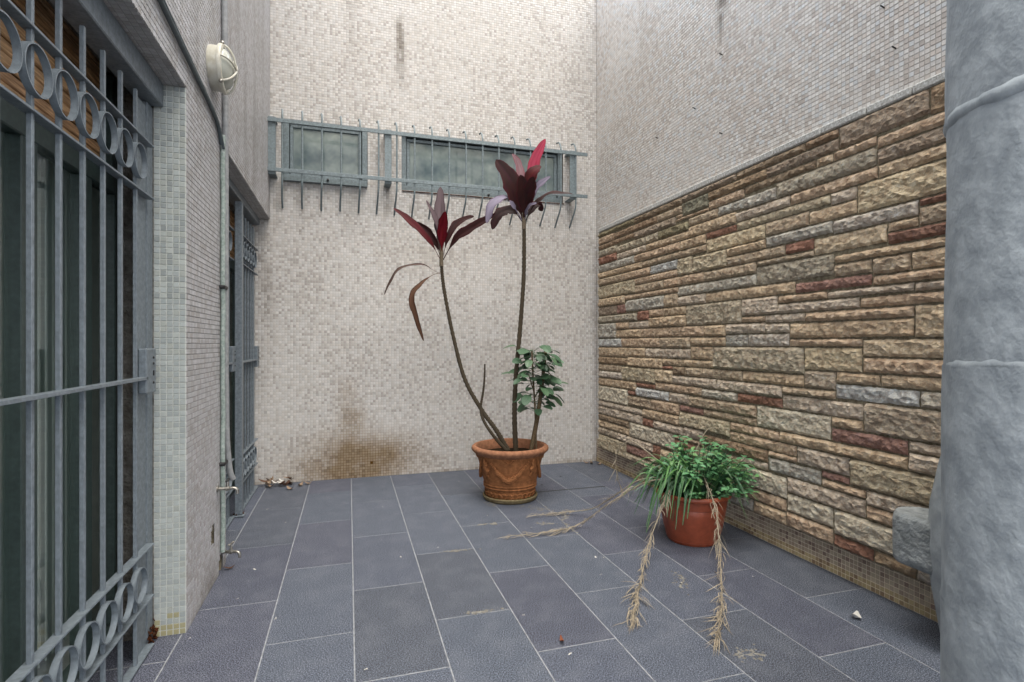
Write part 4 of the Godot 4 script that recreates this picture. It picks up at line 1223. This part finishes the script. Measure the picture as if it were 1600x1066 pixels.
func build_terracotta() -> void:
	var here := Vector3(1.303, 0, -4.323)
	var sa := thing("saucer", "chipped mossy clay saucer under the terracotta pot", "saucer", here)
	var g := Geo.new()
	g.lathe([Vector2(0.0001, 0.0), Vector2(0.212, 0.0), Vector2(0.226, 0.012), Vector2(0.232, 0.034), Vector2(0.226, 0.042), Vector2(0.218, 0.038), Vector2(0.212, 0.018), Vector2(0.0001, 0.014)], Vector3(0, 0.001, 0), 48)
	part("dish", g, M.saucer, sa)
	g = Geo.new()
	for k in 40:
		var w := rng.randf_range(0.9, 2.4)
		g.ball(Vector3(cos(w) * 0.214, 0.030 + rng.randf_range(-0.006, 0.012), sin(w) * 0.214), Vector3(0.007, 0.004, 0.007), Basis.IDENTITY, 4, 6)
	part("moss", g, M.moss, sa).set_meta("kind", "stuff")
	var p := thing("terracotta_pot", "large terracotta pot with moulded garlands and a rolled rim", "plant pot", here + Vector3(0, 0.016, 0))
	g = Geo.new()
	g.lathe([Vector2(0.0001, 0.0), Vector2(0.192, 0.0), Vector2(0.200, 0.012), Vector2(0.210, 0.080), Vector2(0.211, 0.088), Vector2(0.222, 0.092), Vector2(0.226, 0.099), Vector2(0.222, 0.106), Vector2(0.217, 0.109), Vector2(0.224, 0.114), Vector2(0.227, 0.121), Vector2(0.222, 0.127), Vector2(0.222, 0.131), Vector2(0.245, 0.22), Vector2(0.262, 0.29), Vector2(0.279, 0.352), Vector2(0.283, 0.366)], Vector3.ZERO, 64)
	part("body", g, M.terracotta, p)
	g = Geo.new()
	g.lathe([Vector2(0.283, 0.364), Vector2(0.294, 0.368), Vector2(0.308, 0.382), Vector2(0.321, 0.393), Vector2(0.326, 0.406), Vector2(0.323, 0.420), Vector2(0.312, 0.430), Vector2(0.298, 0.433), Vector2(0.286, 0.430), Vector2(0.277, 0.415), Vector2(0.268, 0.36), Vector2(0.258, 0.30)], Vector3.ZERO, 64)
	part("rim", g, M.terracotta_rim, p)
	g = Geo.new()
	var ids := []
	for j in 9:
		var row := []
		for i in 25:
			var w := TAU * i / 24.0
			var r := 0.270 * j / 8.0
			row.append(g.vert(Vector3(cos(w) * r, 0.352 + 0.012 * patch.get_noise_2d(cos(w) * r * 900.0, sin(w) * r * 900.0), sin(w) * r), Vector3.UP))
		ids.append(row)
	for j in 8:
		for i in 24:
			g.quad_i(ids[j][i], ids[j][i + 1], ids[j + 1][i + 1], ids[j + 1][i])
	part("soil", g, M.soil, p)
	var face := atan2(4.323, -1.303)
	for k in 4:
		var mid := face + 0.04 + PI / 2 * k
		g = Geo.new()
		for j in 31:
			var t := j / 15.0 - 1.0
			var w := mid + t * 0.60
			var y := 0.335 - 0.150 * (1.0 - pow(absf(t), 1.7))
			var thick := lerpf(0.008, 0.023, pow(1.0 - absf(t), 0.8))
			var r := 0.222 + (y - 0.131) * 0.262
			var e := Vector3(cos(w), 0, sin(w))
			g.ball(e * (r + thick * 0.42) + Vector3.UP * y, Vector3(thick * 1.25, thick * 0.8, thick * 0.8), Basis(Vector3.UP, -w - PI / 2) * Basis(Vector3(0, 0, 1), -t * 0.9), 6, 10)
			if thick > 0.011:
				for s in [-1.0, 1.0]:
					var ww: float = w + rng.randf_range(-0.03, 0.03)
					var ee := Vector3(cos(ww), 0, sin(ww))
					var q := thick * rng.randf_range(0.45, 0.62)
					g.ball(ee * (r + q * 0.9) + Vector3.UP * (y + s * thick * 0.85), Vector3(q * 1.1, q, q), Basis(Vector3.UP, -ww), 5, 8)
		part("garland", g, M.terracotta, p)
		g = Geo.new()
		for j in 13:
			var y := 0.345 - j * 0.0115
			var w := mid + PI / 4 + 0.03 * sin(j * 1.3)
			var r := 0.222 + (y - 0.131) * 0.262
			var q := 0.012 + 0.009 * sin(PI * j / 12.0)
			var e := Vector3(cos(w), 0, sin(w))
			g.ball(e * (r + q * 0.4) + Vector3.UP * y, Vector3(q * 1.2, q * 0.8, q * 0.8), Basis(Vector3.UP, -w - PI / 2), 6, 10)
		part("tassel", g, M.terracotta, p)
		g = Geo.new()
		for j in 9:
			var t := (j - 4) / 4.0
			var w := mid + t * 0.13
			var y := 0.354 - 0.028 * (1.0 - absf(t))
			g.ball(Vector3(cos(w), 0, sin(w)) * (0.222 + (y - 0.131) * 0.262) + Vector3.UP * y, Vector3(0.010, 0.006, 0.010), Basis.IDENTITY, 4, 8)
		part("point_moulding", g, M.terracotta, p)
	for k in 30:
		var w := TAU * k / 30.0
		g = Geo.new()
		var loop := []
		for j in 9:
			var a := PI * j / 8.0 * 1.5 - 0.5
			var y := 0.044 + sin(a) * 0.020
			var ww := w + cos(a) * 0.020 / 0.207
			loop.append(Vector3(cos(ww), 0, sin(ww)) * (0.203 + (y - 0.012) * 0.147) + Vector3.UP * y)
		g.tube(loop, 0.0065, 6)
		part("scroll", g, M.terracotta, p)
	# the plants that share this pot
	var c := thing("cordyline_plant", "tall purple leaved plant with two bare curving stems growing in the terracotta pot", "plant", here)
	var up_w := [0.024, 0.023, 0.0205, 0.019, 0.018, 0.017, 0.0155, 0.014]
	for q in [[STEM_BENT, 0.019, 0.0125, "stem"], [STEM_TALL, 0.0205, 0.0140, "stem"], [STEM_DEAD, 0.015, 0.006, "dead_stem"]]:
		var path := spline(q[0], 16)
		var rad := []
		for k in path.size():
			# leaf scars ring the bare stem
			rad.append(lerpf(q[1], q[2], float(k) / path.size()) * (1.0 + 0.16 * float(k % 2) + rng.randf_range(-0.07, 0.07)))
		g = Geo.new()
		g.tube(path, rad, 10)
		part(q[3], g, M.bark, c)
	var to_camera := Vector3(-0.29, 0.0, 0.957)
	for q in CORDYLINE_LEAVES:
		var pts: Array = spline(q[0], 7)
		var halves := []
		var n := pts.size()
		var droop: bool = q[2] == "withered" or q[2] == "brown" and q[0].size() > 5
		for k in n:
			var t := float(k) / (n - 1)
			var prof := 0.0
			if droop:
				prof = 0.10 + 0.9 * pow(clampf(sin(PI * clampf((t - 0.25) / 0.75, 0.0, 1.0)), 0.0, 1.0), 0.7)
			else:
				# a narrow stalk, then a broad blade with a pointed tip
				var s := clampf((t - 0.22) / 0.78, 0.0, 1.0)
				prof = 0.085 + 0.93 * pow(sin(PI * pow(s, 0.85)), 0.75)
				if t > 0.97:
					prof = 0.03
			halves.append(q[1] * 0.5 * prof * (1.0 + 0.05 * sin(k * 2.1)))
		var tangent: Vector3 = (pts[-1] - pts[0]).normalized()
		var facing := (to_camera + Vector3(0, 0.25, 0)).rotated(tangent, q[3]).normalized()
		g = Geo.new()
		blade(g, pts, halves, facing, LEAF_TONES[q[2]])
		part("leaf", g, M.leaf, c)
	for crown in [STEM_BENT[-1], STEM_TALL[-1]]:
		g = Geo.new()
		g.tube([crown - Vector3(0, 0.06, 0), crown + Vector3(0, 0.06, 0), crown + Vector3(0.002, 0.17, 0.0)], [0.018, 0.016, 0.007], 8)
		part("leaf_sheath", g, M.leaf_petiole, c)
	var s := thing("leafy_shrub", "young shrub with rounded green leaves tied to a stake in the terracotta pot", "plant", here)
	g = Geo.new()
	var sp := spline(SHRUB_STEM, 6)
	g.tube(sp, 0.008, 8)
	g.tube([sp[9], sp[9] + Vector3(-0.06, 0.16, 0.03)], 0.005, 6)
	g.tube([sp[8], sp[8] + Vector3(0.09, 0.14, -0.02)], 0.005, 6)
	part("stem", g, M.bark_pale, s)
	for k in 125:
		var t := rng.randf()
		var y := lerpf(0.72, 1.27, pow(t, 0.6))
		var axis: Vector3 = SHRUB_STEM[1].lerp(SHRUB_STEM[3], clampf((y - 0.7) / 0.5, 0.0, 1.0)) + Vector3(0.02, 0, 0)
		var a := rng.randf() * TAU
		var reach := rng.randf_range(0.03, 0.19) * (0.75 if y < 0.85 else 1.0)
		var from := Vector3(axis.x, y - 0.02, axis.z)
		var out := Vector3(cos(a), 0, sin(a))
		var tip := from + out * reach + Vector3(0, rng.randf_range(-0.01, 0.05), 0)
		var length := rng.randf_range(0.07, 0.115)
		var fall := rng.randf_range(-0.9, 0.1)
		var dir := (out + Vector3(0, fall, 0)).normalized()
		var pts := [tip, tip + dir * length * 0.33 + Vector3(0, 0.004, 0), tip + dir * length * 0.66, tip + dir * length - Vector3(0, 0.008, 0)]
		var path := spline(pts, 3)
		var halves := []
		for j in path.size():
			var u := float(j) / (path.size() - 1)
			halves.append(length * 0.36 * pow(sin(PI * clampf(u * 0.92 + 0.06, 0.0, 1.0)), 0.6))
		g = Geo.new()
		g.ribbon(path, halves, (Vector3.UP + out * 0.3 + Vector3(rng.randfn(0, 0.25), 0, rng.randfn(0, 0.25) + 0.25)).normalized(), 0.2)
		var lf := part("leaf", g, M.greens[rng.randi() % 4], s)
		var st := Geo.new()
		st.tube([from, from.lerp(tip, 0.6) + Vector3(0, 0.006, 0), tip], 0.0016, 4, false)
		part("leaf_stalk", st, M.greens[1], lf)
	g = Geo.new()
	var sk := spline(STAKE, 5)
	var rad := []
	for k in sk.size():
		rad.append(lerpf(0.021, 0.0145, float(k) / sk.size()) * (1.0 + rng.randf_range(-0.08, 0.08)))
	g.tube(sk, rad, 7)
	single("wooden_stake", g, M.bark_pale, here, "weathered wooden stake propping the green shrub in the terracotta pot", "stake")

func build_red_pot() -> void:
	var here := Vector3(2.19, 0, -3.054)
	var p := thing("plastic_pot", "smooth red brown plastic pot with a grooved collar beside the stone wall", "plant pot", here)
	var g := Geo.new()
	g.lathe([Vector2(0.0001, 0.002), Vector2(0.156, 0.002), Vector2(0.160, 0.006), Vector2(0.162, 0.018), Vector2(0.168, 0.022), Vector2(0.186, 0.09), Vector2(0.204, 0.18), Vector2(0.211, 0.232), Vector2(0.209, 0.236), Vector2(0.209, 0.240), Vector2(0.214, 0.243), Vector2(0.220, 0.297)], Vector3.ZERO, 56)
	part("body", g, M.red_plastic, p)
	g = Geo.new()
	g.lathe([Vector2(0.218, 0.296), Vector2(0.236, 0.298), Vector2(0.243, 0.306), Vector2(0.244, 0.318), Vector2(0.238, 0.328), Vector2(0.226, 0.330), Vector2(0.216, 0.324), Vector2(0.205, 0.25)], Vector3.ZERO, 56)
	part("rim", g, M.red_plastic, p)
	g = Geo.new()
	g.lathe([Vector2(0.213, 0.275), Vector2(0.10, 0.290), Vector2(0.0001, 0.295)], Vector3.ZERO, 24)
	part("soil", g, M.soil, p)
	var s := thing("strap_leaf_plant", "arching narrow green strap leaves with long dry stalks spilling from the red brown pot", "plant", here)
	for k in 100:
		var a := rng.randf_range(2.35, 4.7) if k < 78 else rng.randf_range(-0.3, 1.9)
		var origin := Vector3(-0.075 + rng.randf_range(-0.06, 0.07), 0.29, 0.03 + rng.randf_range(-0.09, 0.09))
		if k >= 78:
			origin = Vector3(0.09 + rng.randf_range(-0.07, 0.07), 0.29, 0.08 + rng.randf_range(-0.05, 0.05))
		var out := Vector3(cos(a), 0, sin(a))
		var length := rng.randf_range(0.22, 0.44)
		var rise := rng.randf_range(0.08, 0.26)
		var sag := rng.randf_range(0.02, 0.30) if k < 78 else rng.randf_range(0.0, 0.20)
		if k >= 78:
			length *= 0.75
		var tip := origin + out * length * 0.92 + Vector3(0, rise - sag, 0)
		tip.y = maxf(tip.y, 0.05)
		if tip.x > 0.36:
			tip.x = 0.36
		var path := spline([origin, origin + out * length * 0.25 + Vector3(0, rise * 0.75, 0), origin + out * length * 0.6 + Vector3(0, rise, 0), tip], 5)
		var halves := []
		var w := rng.randf_range(0.0065, 0.0115)
		for j in path.size():
			var u := float(j) / (path.size() - 1)
			halves.append(w * pow(clampf(1.0 - u, 0.02, 1.0), 0.45) * (0.7 + 0.3 * minf(u * 6.0, 1.0)))
		g = Geo.new()
		g.ribbon(path, halves, (Vector3.UP + Vector3(rng.randfn(0, 0.2), 0.3, 0.2)).normalized(), 0.35)
		part("strap_leaf", g, M.strap[rng.randi() % 3], s)
	for k in DRY_STALKS.size():
		var path := spline(DRY_STALKS[k], 12)
		var n := path.size()
		g = Geo.new()
		var r := []
		for j in n:
			r.append(lerpf(0.0045, 0.002, float(j) / n))
		g.tube(path, r, 6)
		var stalk := part("dry_stalk", g, M.straw, s)
		if k == 5:
			continue
		g = Geo.new()
		var count: int = [190, 180, 110, 50, 22][k]
		for j in count:
			# withered leaflets: ragged along the stalk, a brush of long fibres at its end
			var tuft := rng.randf() < 0.42
			var u := rng.randf_range(0.74, 1.0) if tuft else clampf(snappedf(rng.randf(), 0.09) * 0.62 + 0.14 + rng.randfn(0, 0.012), 0.1, 0.8)
			var f := u * (n - 1)
			var i := mini(int(f), n - 2)
			var o: Vector3 = path[i].lerp(path[i + 1], f - i)
			var t: Vector3 = (path[i + 1] - path[i]).normalized()
			var sidev := t.cross(Vector3.UP).normalized()
			var a := rng.randf() * TAU
			var spread := absf(rng.randfn(0.15, 0.65)) * (0.5 if k in [2, 3] else 1.0)
			var away := sidev * cos(a) + t.cross(sidev) * sin(a) * 0.7
			var length := rng.randf_range(0.03, 0.13) if not tuft else rng.randf_range(0.05, 0.15)
			if rng.randf() < 0.2:
				length *= 0.45
			var tip := o + (t + away * spread).normalized() * length
			var bend := Vector3(rng.randfn(0, 0.010), rng.randfn(0.002, 0.006), rng.randfn(0, 0.010))
			var m1 := o.lerp(tip, 0.35) + bend
			var m2 := o.lerp(tip, 0.7) + bend * 0.6 + Vector3(0, -0.004, 0)
			var line := [o, m1, m2, tip + Vector3(0, -0.012, 0)]
			for z in 4:
				line[z].y = maxf(line[z].y, 0.003 + rng.randf() * 0.006)
			var wide := rng.randf_range(0.0012, 0.0028)
			g.ribbon(line, [wide * 0.8, wide, wide * 0.8, 0.0003], (Vector3.UP + away * 0.4 + Vector3(0, 0, 0.3)).normalized(), 0.3)
		part("dry_leaflets", g, M.straw, stalk).set_meta("kind", "stuff")
	var h := thing("bushy_herb", "bushy herb with small bright green leaves in the red brown pot", "plant", here)
	g = Geo.new()
	var lv := Geo.new()
	for k in 70:
		var a := rng.randf() * TAU
		var q := sqrt(rng.randf())
		var foot := Vector3(cos(a) * q * 0.15 + 0.03, 0.28, sin(a) * q * 0.15)
		var head := foot + Vector3(cos(a) * q * 0.20 + 0.04, 0.11 + 0.19 * (1.0 - q * q) + rng.randf_range(-0.07, 0.09), sin(a) * q * 0.19)
		if k == 0:
			foot = Vector3(0.0, 0.28, -0.06); head = Vector3(-0.02, 0.66, -0.12)
		if k in [1, 2, 3]:
			head = Vector3(-0.02 + 0.012 * k, 0.52 + 0.035 * k, -0.12)
		if head.x > 0.34:
			head.x = 0.34
		g.tube([foot, foot.lerp(head, 0.5) + Vector3(0, 0.03, 0), head], 0.0028, 5, false)
		for tier in 4:
			var c := foot.lerp(head, 1.0 - 0.17 * tier)
			var turn := rng.randf() * TAU
			var leaves := 5 if tier < 2 else 4
			for i in leaves:
				var w := turn + TAU * i / leaves + rng.randf_range(-0.3, 0.3)
				var out := Vector3(cos(w), rng.randf_range(-0.3, 0.5), sin(w)).normalized()
				var length := rng.randf_range(0.032, 0.058)
				var shade := rng.randf_range(0.75, 1.2)
				lv.col = [Color(0.10, 0.26, 0.115), Color(0.13, 0.31, 0.14), Color(0.08, 0.21, 0.095), Color(0.15, 0.30, 0.11)][rng.randi() % 4] * shade
				var st := c + out * 0.010
				lv.ribbon([st, st + out * length * 0.4, st + out * length * 0.75 - Vector3(0, 0.002, 0), st + out * length - Vector3(0, 0.005, 0)], [0.002, length * 0.27, length * 0.24, 0.001], (Vector3.UP + Vector3(rng.randfn(0, 0.3), 0, rng.randfn(0.1, 0.3))).normalized(), 0.25)
	part("stems", g, M.greens[2], h).set_meta("kind", "stuff")
	part("foliage", lv, M.foliage, h).set_meta("kind", "stuff")

func curled(length: float, width: float, curl: float) -> Geo:
	var g := Geo.new()
	var pts := []
	var halves := []
	for k in 7:
		var t := k / 6.0
		pts.append(Vector3((t - 0.5) * length, 0.002 + curl * length * (t - 0.5) * (t - 0.5) * 2.0 + 0.003 * sin(t * 5.0), 0.04 * length * sin(t * 4.0)))
		halves.append(width * 0.5 * pow(sin(PI * clampf(t * 0.94 + 0.04, 0.0, 1.0)), 0.7))
	g.ribbon(pts, halves, Vector3.UP, 0.3)
	return g

func build_litter() -> void:
	var list := [["fallen_leaf", "single yellow green leaf lying on the paving by the near gate", M.yellow_leaf, 0.115, 0.035, 0.25, -0.735, 2.26, 1.1], ["fallen_leaf", "small curled orange leaf lying alone on open paving", M.orange_leaf, 0.045, 0.018, 0.9, 0.885, 2.16, 1.3], ["paper_scrap", "crumpled white scrap on the paving near the stone wall", M.petal, 0.055, 0.045, 1.0, 2.29, 1.94, 0.4], ["fallen_leaf", "small brown leaf beneath the low tap", M.dead_leaf, 0.06, 0.02, 0.6, -0.66, 3.42, 0.3]]
	for q in list:
		var o := single(q[0], curled(q[3], q[4], q[5]), q[2], at(q[6], 0.0015, q[7]), q[1], "scrap" if q[0] == "paper_scrap" else "leaf")
		o.rotation.y = q[8]
	for k in 15:
		var o := single("dead_leaf", curled(rng.randf_range(0.06, 0.13), rng.randf_range(0.025, 0.05), rng.randf_range(0.3, 1.0)), [M.dead_leaf, M.dead_leaf, M.pale_leaf, M.petal][k % 4], at(rng.randf_range(-0.76, -0.50), 0.002 + 0.0035 * k, 5.28 + rng.randf_range(-0.06, 0.06)), "dry curled leaf in the drift between the far gate and the back wall", "leaf", "leaf drift in the corner")
		o.rotation = Vector3(rng.randf_range(-0.2, 0.2), rng.randf() * TAU, 0)
	for q in [[-0.42, 5.22], [-0.36, 5.27], [-0.5, 5.12], [2.5, 5.26], [2.56, 5.2], [2.46, 5.3]]:
		var o := single("dead_leaf", curled(0.07, 0.04, 0.8), M.pale_leaf, at(q[0], 0.002, q[1]), "pale dry leaf lying along the foot of the back wall", "leaf", "pale leaves by the back wall")
		o.rotation.y = rng.randf() * TAU
	for q in [[-0.62, 4.55], [-0.42, 4.18], [0.27, 4.35], [0.30, 3.30], [0.52, 3.38], [0.98, 3.9], [0.80, 2.42], [1.35, 2.72], [1.42, 2.95], [1.47, 2.93], [-0.34, 2.73], [0.05, 2.20], [-0.55, 3.0], [-0.66, 2.66], [-0.5, 3.36], [1.0, 4.95], [0.9, 2.06], [1.72, 2.5], [1.24, 3.55], [2.15, 2.45]]:
		var o := single("white_fleck", curled(rng.randf_range(0.009, 0.020), rng.randf_range(0.006, 0.012), 0.5), M.petal, at(q[0] + rng.randf_range(-0.02, 0.02), 0.0015, q[1]), "tiny white petal fleck on the dark paving", "fleck", "white flecks on the paving")
		o.rotation.y = rng.randf() * TAU

func _ready() -> void:
	rng.seed = 20240611
	patch.seed = 5
	patch.frequency = 0.012
	patch.fractal_octaves = 3
	rough.seed = 9
	rough.frequency = 0.03
	rough.fractal_octaves = 3
	# camera
	var cam := Camera3D.new()
	cam.name = "camera"
	add_child(cam)
	cam.position = Vector3(0, 1.3, 0)
	cam.rotation_degrees = Vector3(0, -16.982, 0)
	cam.projection = Camera3D.PROJECTION_FRUSTUM
	cam.near = 0.05
	cam.far = 200.0
	cam.size = 0.05 * 1066.0 / 835.0
	cam.frustum_offset = Vector2(0, 0.05 * 4.0 / 835.0)
	cam.current = true
	# sky and light: a bright overcast day, light from the open top of the courtyard
	var env := Environment.new()
	env.background_mode = Environment.BG_SKY
	var sky := Sky.new()
	var sm := ProceduralSkyMaterial.new()
	sm.sky_top_color = Color(0.79, 0.835, 0.90)
	sm.sky_horizon_color = Color(0.84, 0.87, 0.915)
	sm.ground_horizon_color = Color(0.55, 0.55, 0.54)
	sm.ground_bottom_color = Color(0.35, 0.35, 0.34)
	sm.sky_curve = 0.15
	sky.sky_material = sm
	env.sky = sky
	env.tonemap_mode = Environment.TONE_MAPPER_LINEAR
	env.tonemap_exposure = 6.5
	env.sdfgi_enabled = true
	env.ssao_enabled = true
	env.ssil_enabled = true
	var we := WorldEnvironment.new()
	we.name = "environment"
	we.environment = env
	add_child(we)
	var sun := DirectionalLight3D.new()
	sun.name = "sun"
	sun.light_energy = 0.30
	sun.light_color = Color(1.0, 0.98, 0.95)
	sun.light_angular_distance = 60.0
	sun.shadow_enabled = true
	add_child(sun)
	sun.look_at_from_position(Vector3.ZERO, Vector3(-0.06, -1.0, -0.36), Vector3.RIGHT)
	make_materials()
	tile_mesh = make_tile_mesh(0.0112, 0.0095)
	small_tile = make_tile_mesh(0.0109, 0.0094)
	build_floor()
	build_left()
	build_back()
	build_right()
	build_column()
	build_gates()
	build_fittings()
	build_terracotta()
	build_red_pot()
	build_litter()
